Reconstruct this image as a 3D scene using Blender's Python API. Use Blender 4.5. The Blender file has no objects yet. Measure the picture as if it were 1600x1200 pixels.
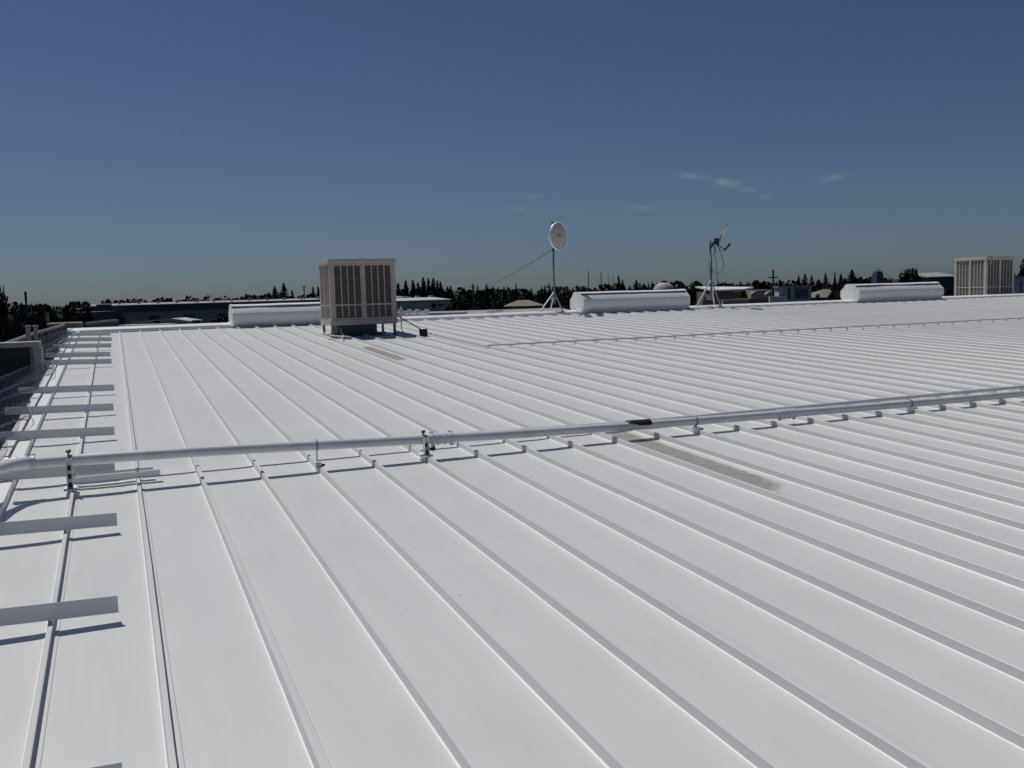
import bpy, math, random
import numpy as np
from mathutils import Vector, Matrix
random.seed(7); rng = np.random.default_rng(11)
SC = bpy.context.scene
COL = SC.collection

# ------------------------------------------------------------------ camera
HC = 8.0                                   # lens height above the street
F, PITCH, ROLL, YAW, SLOPE, H0 = 1455.107, .0965662, -.0284664, .3997407, .0424659, 1.72298
TS = math.tan(SLOPE)
fw = Vector((math.sin(YAW)*math.cos(PITCH), math.cos(YAW)*math.cos(PITCH), -math.sin(PITCH)))
r0 = fw.cross(Vector((0, 0, 1))).normalized(); u0 = r0.cross(fw)
RT = r0*math.cos(ROLL) + u0*math.sin(ROLL); UP = -r0*math.sin(ROLL) + u0*math.cos(ROLL)
cam = bpy.data.cameras.new('camera'); camo = bpy.data.objects.new('camera', cam); COL.objects.link(camo)
cam.sensor_width = 36; cam.lens = F*36/1600; cam.clip_start = .05; cam.clip_end = 12000
M = Matrix((RT, UP, -fw)).transposed().to_4x4(); M.translation = (0, 0, HC)
camo.matrix_world = M
SC.camera = camo

def ray(u, v): return fw + RT*((u-800)/F) - UP*((v-600)/F)
def P(u, v, D): return Vector((0, 0, HC)) + ray(u, v)*D            # survey point at depth D
def PY(u, v, Y): r = ray(u, v); return Vector((0, 0, HC)) + r*(Y/r.y)
def roofz(y): return HC - H0 + TS*y
RIDGE_Y = 25.05
RIDGE_Z = roofz(RIDGE_Y)

# ------------------------------------------------------------------ light
SUN = Vector((-.215, .5, 1.0)).normalized()
EL = math.asin(SUN.z); AZ = math.atan2(SUN.x, SUN.y)
sun = bpy.data.lights.new('sun', 'SUN'); suno = bpy.data.objects.new('sun', sun); COL.objects.link(suno)
sun.energy = 4.6; sun.angle = math.radians(.53); sun.color = (1.0, .965, .905)
suno.rotation_euler = SUN.to_track_quat('Z', 'Y').to_euler(); suno.location = (0, 0, 60)

W = bpy.data.worlds.new('World'); SC.world = W; W.use_nodes = True
nt = W.node_tree; N = nt.nodes; L = nt.links
for n in list(N): N.remove(n)
out = N.new('ShaderNodeOutputWorld'); bg = N.new('ShaderNodeBackground'); L.new(bg.outputs[0], out.inputs[0])
sky = N.new('ShaderNodeTexSky'); sky.sky_type = 'NISHITA'; sky.sun_disc = False
sky.sun_elevation = EL; sky.sun_rotation = AZ; sky.altitude = 30; sky.air_density = .85; sky.dust_density = .6; sky.ozone_density = 3.0
bg.inputs['Strength'].default_value = .0518
def math_node(tree, op, a, b=None, c=None):
    n = tree.nodes.new('ShaderNodeMath'); n.operation = op
    for i, x in enumerate((a, b, c)):
        if x is None: continue
        if hasattr(x, 'is_output'): tree.links.new(x, n.inputs[i])
        else: n.inputs[i].default_value = x
    return n.outputs[0]
tc = N.new('ShaderNodeTexCoord'); DIR = tc.outputs['Generated']
def vdot(v):
    n = N.new('ShaderNodeVectorMath'); n.operation = 'DOT_PRODUCT'; L.new(DIR, n.inputs[0]); n.inputs[1].default_value = v; return n.outputs['Value']
nz = N.new('ShaderNodeTexNoise'); nz.inputs['Scale'].default_value = 95; nz.inputs['Detail'].default_value = 5
mp = N.new('ShaderNodeMapping'); mp.inputs['Scale'].default_value = (1, 1, 2.6); L.new(DIR, mp.inputs[0]); L.new(mp.outputs[0], nz.inputs['Vector'])
tot = None
for (ua, va, ub, vb, th, amp) in ((1055, 273, 1104, 278, 6, .5), (1106, 281, 1158, 289, 7, 1.0), (1156, 295, 1182, 298, 6, .6), (1186, 306, 1206, 307, 5, .35),
                                  (1278, 283, 1325, 273, 5, .5), (812, 306, 854, 307, 3.5, .35), (792, 321, 830, 332, 4.5, .45), (980, 325, 1030, 327, 5, .45)):
    a = ray(ua, va).normalized(); b = ray(ub, vb).normalized(); c = ((a+b)/2).normalized()
    t = (b-a).normalized(); q = c.cross(t).normalized(); hl = (b-a).length/2
    x = math_node(nt, 'MULTIPLY', math_node(nt, 'SUBTRACT', vdot(t), c.dot(t)), 1/hl)
    y = math_node(nt, 'MULTIPLY', math_node(nt, 'SUBTRACT', vdot(q), c.dot(q)), F/th)
    d = math_node(nt, 'ADD', math_node(nt, 'MULTIPLY', x, x), math_node(nt, 'MULTIPLY', y, y))
    g = math_node(nt, 'MULTIPLY', math_node(nt, 'EXPONENT', math_node(nt, 'MULTIPLY', d, -1.6)), amp)
    front = math_node(nt, 'GREATER_THAN', vdot(c), 0)
    g = math_node(nt, 'MULTIPLY', g, front)
    tot = g if tot is None else math_node(nt, 'ADD', tot, g)
wisp = math_node(nt, 'MULTIPLY', tot, math_node(nt, 'MULTIPLY', math_node(nt, 'SUBTRACT', nz.outputs['Fac'], .25), 2.2)); 
wispc = math_node(nt, 'MINIMUM', math_node(nt, 'MAXIMUM', math_node(nt, 'MULTIPLY', wisp, .8), 0), .5)
mx = N.new('ShaderNodeMix'); mx.data_type = 'RGBA'; L.new(wispc, mx.inputs['Factor'])
tint = N.new('ShaderNodeMix'); tint.data_type = 'RGBA'; tint.blend_type = 'MULTIPLY'; tint.inputs['Factor'].default_value = 1
L.new(sky.outputs[0], tint.inputs['A']); tint.inputs['B'].default_value = (.77, .905, 1.125, 1)
L.new(tint.outputs['Result'], mx.inputs['A']); mx.inputs['B'].default_value = (8.5, 9.0, 9.6, 1)
L.new(mx.outputs['Result'], bg.inputs['Color'])

SC.view_settings.view_transform = 'Standard'; SC.view_settings.look = 'None'
SC.view_settings.exposure = -.73; SC.view_settings.gamma = 1.0
SC.cycles.max_bounces = 7

# ------------------------------------------------------------------ materials
def mat(name, col, rough=.6, metal=0., spec=.5, var=0., vscale=4., bump=0., bscale=60., dirt=0.):
    m = bpy.data.materials.new(name); m.use_nodes = True
    t = m.node_tree; b = t.nodes['Principled BSDF']
    b.inputs['Roughness'].default_value = rough; b.inputs['Metallic'].default_value = metal
    b.inputs['Specular IOR Level'].default_value = spec
    b.inputs['Base Color'].default_value = (*col, 1)
    co = t.nodes.new('ShaderNodeTexCoord')
    if var:
        n = t.nodes.new('ShaderNodeTexNoise'); n.inputs['Scale'].default_value = vscale; n.inputs['Detail'].default_value = 6
        t.links.new(co.outputs['Object'], n.inputs['Vector'])
        rp = t.nodes.new('ShaderNodeValToRGB')
        rp.color_ramp.elements[0].position = .3; rp.color_ramp.elements[1].position = .72
        rp.color_ramp.elements[0].color = (*[c*(1-var) for c in col], 1); rp.color_ramp.elements[1].color = (*[min(1, c*(1+var)) for c in col], 1)
        t.links.new(n.outputs['Fac'], rp.inputs[0]); t.links.new(rp.outputs[0], b.inputs['Base Color'])
    if bump:
        n2 = t.nodes.new('ShaderNodeTexNoise'); n2.inputs['Scale'].default_value = bscale; n2.inputs['Detail'].default_value = 4
        t.links.new(co.outputs['Object'], n2.inputs['Vector'])
        bp = t.nodes.new('ShaderNodeBump'); bp.inputs['Strength'].default_value = bump; bp.inputs['Distance'].default_value = .01
        t.links.new(n2.outputs['Fac'], bp.inputs['Height']); t.links.new(bp.outputs[0], b.inputs['Normal'])
    return m

def roof_material():
    m = mat('white_roof_coating', (.72, .725, .72), .40, spec=.5)
    t = m.node_tree; b = t.nodes['Principled BSDF']; ln = t.links
    co = t.nodes.new('ShaderNodeTexCoord'); O = co.outputs['Object']
    def noise(s, d=5, sc=None):
        n = t.nodes.new('ShaderNodeTexNoise'); n.inputs['Scale'].default_value = s; n.inputs['Detail'].default_value = d
        if sc:
            k = t.nodes.new('ShaderNodeMapping'); k.inputs['Scale'].default_value = sc; ln.new(O, k.inputs[0]); ln.new(k.outputs[0], n.inputs['Vector'])
        else: ln.new(O, n.inputs['Vector'])
        return n.outputs['Fac']
    # roller-laid coating: long faint streaks, blotches
    rp = t.nodes.new('ShaderNodeValToRGB'); e = rp.color_ramp.elements
    e[0].position = .3; e[0].color = (.62, .622, .615, 1); e[1].position = .7; e[1].color = (.69, .692, .685, 1)
    ln.new(math_node(t, 'ADD', math_node(t, 'MULTIPLY', noise(1.1, 6), .5), math_node(t, 'MULTIPLY', noise(3, 6, (6, .5, 1)), .5)), rp.inputs[0])
    base = rp.outputs[0]
    # sparse scuffs and specks
    vo = t.nodes.new('ShaderNodeTexVoronoi'); vo.inputs['Scale'].default_value = 3.4; ln.new(O, vo.inputs['Vector'])
    wob = math_node(t, 'ADD', vo.outputs['Distance'], math_node(t, 'MULTIPLY', noise(38, 4), .05))
    sc_ = t.nodes.new('ShaderNodeSeparateColor'); ln.new(vo.outputs['Color'], sc_.inputs[0])
    sp = math_node(t, 'MULTIPLY', math_node(t, 'LESS_THAN', wob, .066), math_node(t, 'LESS_THAN', sc_.outputs[0], .42))
    mxa = t.nodes.new('ShaderNodeMix'); mxa.data_type = 'RGBA'; ln.new(math_node(t, 'MULTIPLY', sp, .55), mxa.inputs['Factor']); ln.new(base, mxa.inputs['A']); mxa.inputs['B'].default_value = (.36, .35, .33, 1)
    base = mxa.outputs['Result']
    # two strips of one panel that were left uncoated
    sx = t.nodes.new('ShaderNodeSeparateXYZ'); ln.new(O, sx.inputs[0]); X, Y = sx.outputs[0], sx.outputs[1]
    wv = math_node(t, 'MULTIPLY', math_node(t, 'SUBTRACT', noise(9, 5), .5), .06); wy = math_node(t, 'MULTIPLY', math_node(t, 'SUBTRACT', noise(5, 5), .5), .5)
    def strip(x0, x1, y0, y1, lean):
        xx = math_node(t, 'ADD', X, wv); yy = math_node(t, 'ADD', math_node(t, 'ADD', Y, wy), math_node(t, 'MULTIPLY', X, lean))
        def edge(v, lo, hi):
            n = t.nodes.new('ShaderNodeMapRange'); n.interpolation_type = 'SMOOTHSTEP'; ln.new(v, n.inputs['Value']); n.inputs['From Min'].default_value = lo; n.inputs['From Max'].default_value = hi
            return n.outputs['Result']
        f = math_node(t, 'MULTIPLY', edge(xx, x0-.01, x0+.015), edge(xx, x1+.02, x1-.02))
        return math_node(t, 'MULTIPLY', f, math_node(t, 'MULTIPLY', edge(yy, y0+lean*4.4-.12, y0+lean*4.4+.1), edge(yy, y1+lean*4.4+.15, y1+lean*4.4-.15)))
    st = math_node(t, 'MAXIMUM', strip(4.2, 4.555, 5.5, 8.0, -1.2), strip(4.37, 4.6, 15.35, 17.9, -.5))
    rp2 = t.nodes.new('ShaderNodeValToRGB'); e = rp2.color_ramp.elements
    e[0].position = .3; e[0].color = (.32, .302, .27, 1); e[1].position = .7; e[1].color = (.41, .39, .352, 1); ln.new(noise(14, 6), rp2.inputs[0])
    mxb = t.nodes.new('ShaderNodeMix'); mxb.data_type = 'RGBA'; ln.new(st, mxb.inputs['Factor']); ln.new(base, mxb.inputs['A']); ln.new(rp2.outputs[0], mxb.inputs['B'])
    ln.new(mxb.outputs['Result'], b.inputs['Base Color'])
    bp = t.nodes.new('ShaderNodeBump'); bp.inputs['Strength'].default_value = .22; bp.inputs['Distance'].default_value = .004
    hh = math_node(t, 'ADD', math_node(t, 'MULTIPLY', noise(170, 3), .35), math_node(t, 'ADD', noise(16, 4), math_node(t, 'MULTIPLY', sp, .5)))
    ln.new(hh, bp.inputs['Height']); ln.new(bp.outputs[0], b.inputs['Normal'])
    return m
ROOF = roof_material()
WHITE = mat('white_painted_metal', (.83, .83, .82), .45, var=.05, vscale=7, bump=.08, bscale=90)
BOARD = mat('white_painted_strap', (.72, .725, .73), .5, var=.06, vscale=5, bump=.06)
PIPEW = mat('white_painted_pipe', (.67, .675, .685), .38, var=.08, vscale=6, bump=.12, bscale=45)
GREYM = mat('grey_metal', (.30, .31, .33), .45, metal=.5, var=.15)
SLATE = mat('dark_slate_tube', (.10, .12, .145), .5, metal=.3, var=.15)
DARKM = mat('dark_metal', (.035, .038, .045), .5, var=.2)
BLACK = mat('black_rubber', (.012, .012, .014), .6, var=.2)
BEIGE = mat('beige_cabinet_paint', (.49, .435, .375), .5, var=.08, vscale=3, bump=.05)
BEIGE2 = mat('pale_cabinet_paint', (.48, .455, .42), .5, var=.08, vscale=3, bump=.05)
PAD = mat('dark_cooling_pad', (.13, .11, .09), .9, var=.35, vscale=12, bump=.4, bscale=80)
SLAT = mat('louvre_slat_paint', (.30, .26, .215), .6, var=.12, vscale=6)
DISHW = mat('dish_paint', (.47, .455, .43), .45, var=.05, vscale=8)
DISHG = mat('pale_grey_dish_paint', (.48, .49, .50), .4, var=.05)
GALV = mat('galvanised_tube', (.46, .47, .48), .4, metal=.6, var=.12, vscale=10)
WOOD = mat('weathered_timber', (.22, .20, .175), .8, var=.25, vscale=9, bump=.2)
CONC = mat('pale_concrete', (.42, .40, .37), .85, var=.18, vscale=3, bump=.2, bscale=30)
DKWALL = mat('dark_block_wall', (.04, .039, .037), .9, var=.35, vscale=2.5, bump=.3, bscale=15)
NETM = mat('netting_wire', (.28, .30, .33), .5, metal=.4)
LEAF = [mat('foliage_deep', (.022, .032, .018), .7, spec=.2, var=.45, vscale=.8), mat('foliage_mid', (.032, .044, .02), .7, spec=.2, var=.45, vscale=.8),
        mat('foliage_needle', (.017, .025, .018), .75, spec=.2, var=.4, vscale=.8), mat('foliage_olive', (.042, .05, .022), .7, spec=.2, var=.4, vscale=.8)]
BARK = mat('bark', (.07, .055, .045), .9, var=.3)
GROUND = mat('dry_ground', (.03, .032, .022), .95, var=.35, vscale=.05)
GROUND.node_tree.nodes['Principled BSDF'].inputs['Specular IOR Level'].default_value = 0
ASPH = mat('asphalt', (.05, .05, .052), .95, spec=0., var=.2, vscale=.6)
WHWALL = mat('grey_warehouse_wall', (.32, .31, .30), .8, var=.12, vscale=.5)
WHBAND = mat('dark_warehouse_band', (.085, .08, .088), .8, var=.12, vscale=.5)
PALEROOF = mat('pale_metal_roof', (.34, .34, .33), .55, var=.12, vscale=.6)
TAN = mat('tan_stucco', (.33, .29, .23), .9, var=.15, vscale=.8)
BROWN = mat('brown_stucco', (.17, .15, .125), .9, var=.15, vscale=.8)
OFFW = mat('off_white_wall', (.50, .50, .49), .8, var=.08, vscale=.7)
SHINGLE = mat('brown_shingle', (.20, .185, .16), .9, var=.2, vscale=1.5)
GLASS = mat('dark_window_glass', (.015, .018, .022), .15, spec=.6)
GREENF = mat('grey_green_frame', (.34, .37, .35), .6, var=.08)
TOWERM = mat('haze_blue_grey', (.10, .125, .16), .7, var=.1, vscale=.3)  # distance haze mixed into the base colour as a bluish tint

# ------------------------------------------------------------------ mesh helper
class MB:
    def __init__(s): s.v = []; s.f = []
    def quad(s, a, b, c, d):
        i = len(s.v); s.v += [tuple(a), tuple(b), tuple(c), tuple(d)]; s.f.append((i, i+1, i+2, i+3))
    def box(s, x0, x1, y0, y1, z0, z1):
        i = len(s.v)
        s.v += [(x0, y0, z0), (x1, y0, z0), (x1, y1, z0), (x0, y1, z0), (x0, y0, z1), (x1, y0, z1), (x1, y1, z1), (x0, y1, z1)]
        s.f += [(i, i+3, i+2, i+1), (i+4, i+5, i+6, i+7), (i, i+1, i+5, i+4), (i+1, i+2, i+6, i+5), (i+2, i+3, i+7, i+6), (i+3, i, i+4, i+7)]
    def obox(s, c, ax, ay, az, lx, ly, lz):          # oriented box, half sizes
        i = len(s.v); c = Vector(c)
        for sz in (-1, 1):
            for sx, sy in ((-1, -1), (1, -1), (1, 1), (-1, 1)):
                s.v.append(tuple(c + ax*(sx*lx) + ay*(sy*ly) + az*(sz*lz)))
        s.f += [(i, i+3, i+2, i+1), (i+4, i+5, i+6, i+7), (i, i+1, i+5, i+4), (i+1, i+2, i+6, i+5), (i+2, i+3, i+7, i+6), (i+3, i, i+4, i+7)]
    def tube(s, pts, r, n=10, caps=True):
        pts = [Vector(p) for p in pts]; rs = r if isinstance(r, (list, tuple)) else [r]*len(pts)
        i0 = len(s.v); prev = None
        for k, p in enumerate(pts):
            d = (pts[min(k+1, len(pts)-1)] - pts[max(k-1, 0)]).normalized()
            if prev is None:
                a = d.cross(Vector((0, 0, 1)));
                if a.length < .1: a = d.cross(Vector((0, 1, 0)))
                a.normalize()
            else: a = (prev - d*prev.dot(d)).normalized()
            prev = a; b = d.cross(a)
            for j in range(n):
                t = 2*math.pi*j/n; s.v.append(tuple(p + a*(rs[k]*math.cos(t)) + b*(rs[k]*math.sin(t))))
        for k in range(len(pts)-1):
            for j in range(n):
                a = i0+k*n+j; b = i0+k*n+(j+1) % n; s.f.append((a, b, b+n, a+n))
        if caps:
            s.f.append(tuple(i0+j for j in reversed(range(n)))); s.f.append(tuple(i0+(len(pts)-1)*n+j for j in range(n)))
    def extrude_x(s, prof, x0, x1, caps=True, closed=True):     # prof: (y,z)
        i = len(s.v); n = len(prof)
        s.v += [(x0, y, z) for y, z in prof] + [(x1, y, z) for y, z in prof]
        for j in range(n if closed else n-1):
            k = (j+1) % n; s.f.append((i+j, i+k, i+n+k, i+n+j))
        if caps and closed: s.f.append(tuple(i+j for j in reversed(range(n)))); s.f.append(tuple(i+n+j for j in range(n)))
    def build(s, name, m, parent=None, loc=(0, 0, 0), smooth=False, bevel=0., auto=None):
        me = bpy.data.meshes.new(name)
        off = Vector((0, 0, 0)); q = parent
        while q is not None: off += Vector(q.location); q = q.parent
        if parent is None: off = Vector(loc)
        a = np.array(s.v, dtype=float) - np.array(off)
        me.from_pydata(a.tolist(), [], s.f); me.materials.append(m)
        if smooth: me.polygons.foreach_set('use_smooth', [True]*len(me.polygons))
        me.update()
        o = bpy.data.objects.new(name, me); COL.objects.link(o)
        if parent is not None: o.parent = parent
        else: o.location = loc
        if bevel:
            bv = o.modifiers.new('bevel', 'BEVEL'); bv.width = bevel; bv.segments = 2; bv.limit_method = 'ANGLE'
        if auto and smooth: me.set_sharp_from_angle(angle=math.radians(auto))
        return o
def thing(name, loc, label, cat, group=None, kind=None):
    o = bpy.data.objects.new(name, None); COL.objects.link(o); o.location = loc; o.empty_display_size = .2
    tag(o, label, cat, group, kind); return o
def tag(o, label=None, cat=None, group=None, kind=None):
    if label: o['label'] = label
    if cat: o['category'] = cat
    if group: o['group'] = group
    if kind: o['kind'] = kind
    return o
def copy_tree(o, parent=None):
    c = o.copy(); COL.objects.link(c)
    if parent is not None: c.parent = parent
    for ch in list(o.children): copy_tree(ch, c)
    return c

# ------------------------------------------------------------------ ground
g = MB()
g.quad((-6000, -3000, 0), (6000, -3000, 0), (6000, 9000, 0), (-6000, 9000, 0))
tag(g.build('ground', GROUND), kind='structure')
g = MB(); g.quad((-40, -40, .004), (200, -40, .004), (200, 130, .004), (-40, 130, .004))
tag(g.build('pavement', ASPH), kind='structure')

# ------------------------------------------------------------------ the roof we stand on
PITCHX, X0 = .4572, .0715
XL, XR, YF = -1.06, 46.0, -7.0
roof = thing('metal_roofed_building', (0, 0, 0), 'long white metal roof with standing seams filling the foreground', 'building')
nrib = int((XR - X0)/PITCHX)
ribs = [X0 + PITCHX*n for n in range(-1, nrib)]
pan = MB(); ys = np.concatenate([np.arange(YF, 24.9, .62), [RIDGE_Y]])
def strip_cols(xa, xb, fil):
    w = xb-xa
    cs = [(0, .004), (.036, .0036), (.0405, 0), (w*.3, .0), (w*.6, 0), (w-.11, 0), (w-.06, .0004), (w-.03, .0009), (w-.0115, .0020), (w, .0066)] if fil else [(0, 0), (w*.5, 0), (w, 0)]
    return [(xa+a, z) for a, z in cs]
bays = [(-.80, ribs[0], True)] + [(ribs[i]+.012, ribs[i+1]+.002, True) for i in range(len(ribs)-1)] + [(ribs[-1]+.012, XR, False)]
glint_faces = []
for xa, xb, fl in bays:
    cs = strip_cols(xa, xb, fl); i0 = len(pan.v); amp = rng.normal(0, .0012, len(ys)); fa = rng.uniform(.75, 1.2)
    fy = np.clip(1 + rng.normal(0, .10, len(ys)), .7, 1.3)*fa
    for k, y in enumerate(ys):
        for a, (x, z) in enumerate(cs):
            mid = amp[k] if 2 < a < len(cs)-4 else 0
            pan.v.append((x, y, roofz(y)+z*fy[k]+mid))
    n = len(cs)
    for k in range(len(ys)-1):
        for a in range(n-1): i = i0+k*n+a; pan.f.append((i, i+1, i+n+1, i+n)); glint_faces.append(1 if fl and a == n-2 else 0)
po = pan.build('roof_panel', ROOF, roof, smooth=True, auto=28)
SEAM_GLINT = mat('painted_seam_highlight', (.90, .90, .89), .3, spec=.5, var=.04, vscale=12, bump=.15, bscale=30)  # painted highlight: whiter, glossier strip along the left base of each seam
po.data.materials.append(SEAM_GLINT); po.data.polygons.foreach_set('material_index', glint_faces); po.data.update()
# standing seams
seams = []
for vnt in range(5):
    sb = MB(); prof = [(-.0035, .001), (.0025, .0452), (.005, .0475), (.0245, .0475), (.0262, .0458), (.0262, .037), (.017, .034), (.013, .012), (.016, .0)]
    yy = np.arange(YF, 24.86, .37); n = len(prof)
    jx = np.cumsum(rng.normal(0, .0007, len(yy))); jx -= np.linspace(0, jx[-1], len(yy)); jz = rng.normal(0, .0008, len(yy))
    for k, y in enumerate(yy):
        for x, z in prof: sb.v.append((x + jx[k]*(1 if z > .013 else .3), y, roofz(y)+z+(jz[k] if z > .02 else 0)))
    for k in range(len(yy)-1):
        for a in range(n-1): i = k*n+a; sb.f.append((i, i+1, i+n+1, i+n))
    sb.f.append(tuple(range(n)))
    o = sb.build('standing_seam', ROOF, roof, smooth=True, auto=20); seams.append(o)
for i, x in enumerate(ribs):
    o = seams[i] if i < 5 else seams[random.randrange(5)].copy()
    if i >= 5: COL.objects.link(o); o.parent = roof
    o.location = (x, 0, 0)
# ridge cap: closure strip and rounded cap
rc = MB(); prof = []
for k in range(13):
    t = math.pi*k/12; prof.append((RIDGE_Y - .30*math.cos(t), RIDGE_Z + .035 + .095*math.sin(t)**.8))
prof = [(RIDGE_Y-.30, RIDGE_Z-.012)] + prof + [(RIDGE_Y+.30, RIDGE_Z-.012)]
xs = np.concatenate([np.arange(-1.08, 46.0, 1.1), [46.05]]); n = len(prof); zj = np.cumsum(rng.normal(0, .004, len(xs))); zj -= np.linspace(zj[0], zj[-1], len(xs)); 
for k, x in enumerate(xs):
    for y, z in prof: rc.v.append((x, y, z + (zj[k] if z > RIDGE_Z+.05 else 0)))
for k in range(len(xs)-1):
    for a in range(n-1): i = k*n+a; rc.f.append((i+1, i, i+n, i+n+1))
rc.f.append(tuple(range(n)))
cap = rc.build('ridge_cap', WHITE, roof, smooth=True, auto=45)
rb = MB(); zb = RIDGE_Z - .02
rb.quad((XL, RIDGE_Y, zb), (XR, RIDGE_Y, zb), (XR, 52, zb-1.15), (XL, 52, zb-1.15)); rb.build('rear_roof_panel', ROOF, roof)
wl = MB()
wl.v += [(XL, YF, 0), (XL, 52, 0), (XL, 52, zb-1.2), (XL, RIDGE_Y, zb-.06), (XL, YF, roofz(YF)-.06)]; wl.f.append((0, 1, 2, 3, 4))
wl.quad((XL, YF, 0), (XR, YF, 0), (XR, YF, roofz(YF)-.05), (XL, YF, roofz(YF)-.05))
wl.quad((XL, 52, 0), (XR, 52, 0), (XR, 52, zb-1.2), (XL, 52, zb-1.2))
wl.quad((XR, YF, 0), (XR, 52, 0), (XR, 52, zb-1.2), (XR, YF, roofz(YF)-.06))
wl.build('wall', OFFW, roof)
def along(x0, x1, z0, z1, name, m, ya=YF, yb=24.75):     # bar following the slope
    b = MB(); i = 0
    b.v = [(x0, ya, roofz(ya)+z0), (x1, ya, roofz(ya)+z0), (x1, yb, roofz(yb)+z0), (x0, yb, roofz(yb)+z0), (x0, ya, roofz(ya)+z1), (x1, ya, roofz(ya)+z1), (x1, yb, roofz(yb)+z1), (x0, yb, roofz(yb)+z1)]
    b.f = [(0, 3, 2, 1), (4, 5, 6, 7), (0, 1, 5, 4), (1, 2, 6, 5), (2, 3, 7, 6), (3, 0, 4, 7)]
    return b.build(name, m, roof, bevel=.006)
along(-.905, -.80, -.03, .066, 'rake_curb', WHITE)
along(-1.05, -.955, -.10, .02, 'rake_trim', WHITE)
along(-.955, -.905, -.16, -.12, 'rake_channel_shade', DARKM)  # near-black channel floor, coloured for the shade in the gap

# ------------------------------------------------------------------ strap boards across the rake
ord_ = ['cut by the photo bottom', 'second from the photo bottom', 'nearest before the long pipe', 'directly behind the long pipe',
        'first clear beyond the pipe', 'second clear beyond the pipe', 'third clear beyond the pipe', 'beside the dark parapet end',
        'fourth from the ridge', 'third from the ridge', 'second from the ridge', 'nearest the ridge cap']
for k, (y, xl) in enumerate(zip([3.13, 4.766, 6.37, 7.99, 9.79, 11.42, 13.19, 16.74, 18.05, 19.94, 21.55, 23.2], [-1.2, -1.2, -1.2, -1.16, -1.14, -1.17, -1.18, -1.15, -1.15, -1.13, -1.05, -1.0])):
    z = roofz(y)+.049; xr = -.075+rng.normal(0, .006) - (.03 if y > 16 else 0); h = .083; tw = rng.normal(0, .012)
    lab = 'flat white strap board on the left roof edge, ' + ord_[k]
    t = thing('strap_board', (-.6, y, z), lab, 'board', 'white strap boards along the left roof edge')
    b = MB(); prof = [(0, 0), (.032, 0), (.032, .003), (.003, .003), (.003, h), (0, h)]
    i = 0
    for x in (xl, xr):
        b.v += [(x, y+a+tw*(x+.6), z+c+.0415*max(0, -.38-x)) for a, c in prof]
    n = 6
    for j in range(n): q = (j+1) % n; b.f.append((j, q, n+q, n+j))
    b.f += [tuple(reversed(range(n))), tuple(range(n, 2*n))]
    b.build('strap', BOARD, t)
    for xx in (-.375, -.852):
        s = MB(); zz = z+.0415*max(0, -.38-xx); s.tube([(xx, y+.018, zz+.001), (xx, y+.018, zz+.016)], .008, 6); s.build('screw', GREYM, t)

# ------------------------------------------------------------------ netting at the left edge
def net(name, label, ya, yb, xw, drop, seed):
    r = np.random.default_rng(seed); b = MB(); c = .062; ny = int((yb-ya)/c); nx = int(xw/.052)
    ph = r.uniform(0, 6, 6)
    def pt(i, j):
        y = ya+(yb-ya)*i/ny; s = j/nx
        w = .05*math.sin(y*1.3+ph[0])+.04*math.sin(y*2.9+ph[1]+3*s)+.03*math.sin(y*6.1+ph[2])
        x = -.93 + w*(.6+s) - xw*s; z = roofz(y)+.155 - drop*s**1.4 + .05*math.sin(y*1.7+ph[3]+4*s)*(.2+s) + .02*math.sin(y*5+9*s)
        return Vector((x, y, z))
    R = .0017
    for i in range(ny):
        for j in range(nx):
            if r.random() < .02: continue
            a = pt(i+.5*(j % 2), j); 
            for d in (-.5, .5):
                q = pt(i+.5*(j % 2)+d, j+1)
                dd = (q-a).normalized(); s1 = dd.cross(Vector((.3, .2, 1))).normalized()*R; s2 = dd.cross(s1).normalized()*R
                k = len(b.v); tri = (s1, -s1*.5+s2*.87, -s1*.5-s2*.87)
                b.v += [tuple(a+t) for t in tri]+[tuple(q+t) for t in tri]
                b.f += [(k, k+1, k+4, k+3), (k+1, k+2, k+5, k+4), (k+2, k, k+3, k+5)]
    t = thing(name, (-.95, (ya+yb)/2, roofz((ya+yb)/2)), label, 'netting')
    b.build('wire_mesh', NETM, t)
    e = MB(); e.tube([pt(i, 0) for i in range(0, ny+1, 3)], .004, 5); e.build('border_wire', NETM, t)
net('bird_netting', 'loose wire netting hanging off the left roof edge beside the strap boards before the parapet', 5.1, 16.6, 1.5, .55, 3)
net('bird_netting', 'far stretch of wire netting at the roof edge between the timber railing and the ridge', 17.5, 24.6, .8, .3, 5)

# ------------------------------------------------------------------ long pipe run
def py(z): return 7.5 + .5*z
pz = [(-.6, .262), (-.2, .252), (.5, .24), (1.48, .206), (2.35, .178), (3.2, .153), (4.5, .129), (6, .113), (7.65, .097), (9.1, .09), (12, .089), (17, .089)]
RP = .041
def pzi(x): return float(np.mean(np.interp(np.linspace(x-.45, x+.45, 9), [a for a, _ in pz], [c for _, c in pz])))
def ppt(x, dz=0): z = pzi(x); y = py(z); return Vector((x, y, roofz(y)+z+dz))
pipe = thing('pipe_run', (2.4, 7.6, roofz(7.6)), 'long grey white painted pipe crossing the whole roof with an elbow at its left end', 'pipe')
b = MB()
bend = [PY(u, v, y) for u, v, y in ((-62, 805, 6.35), (-60, 790, 6.45), (-54, 772, 6.62), (-42, 755, 6.85), (-24, 742, 7.12), (-4, 732.5, 7.36), (18, 726, 7.53), (44, 722, 7.62))]
bend = [bend[0]+Vector((-.03, -.12, -1.2)), bend[0]+Vector((-.02, -.1, -.25))] + bend
b.tube(bend + [ppt(x) for x in np.arange(-.6, 17.01, .4)], RP, 20); b.build('pipe', PIPEW, pipe, smooth=True)
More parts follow.
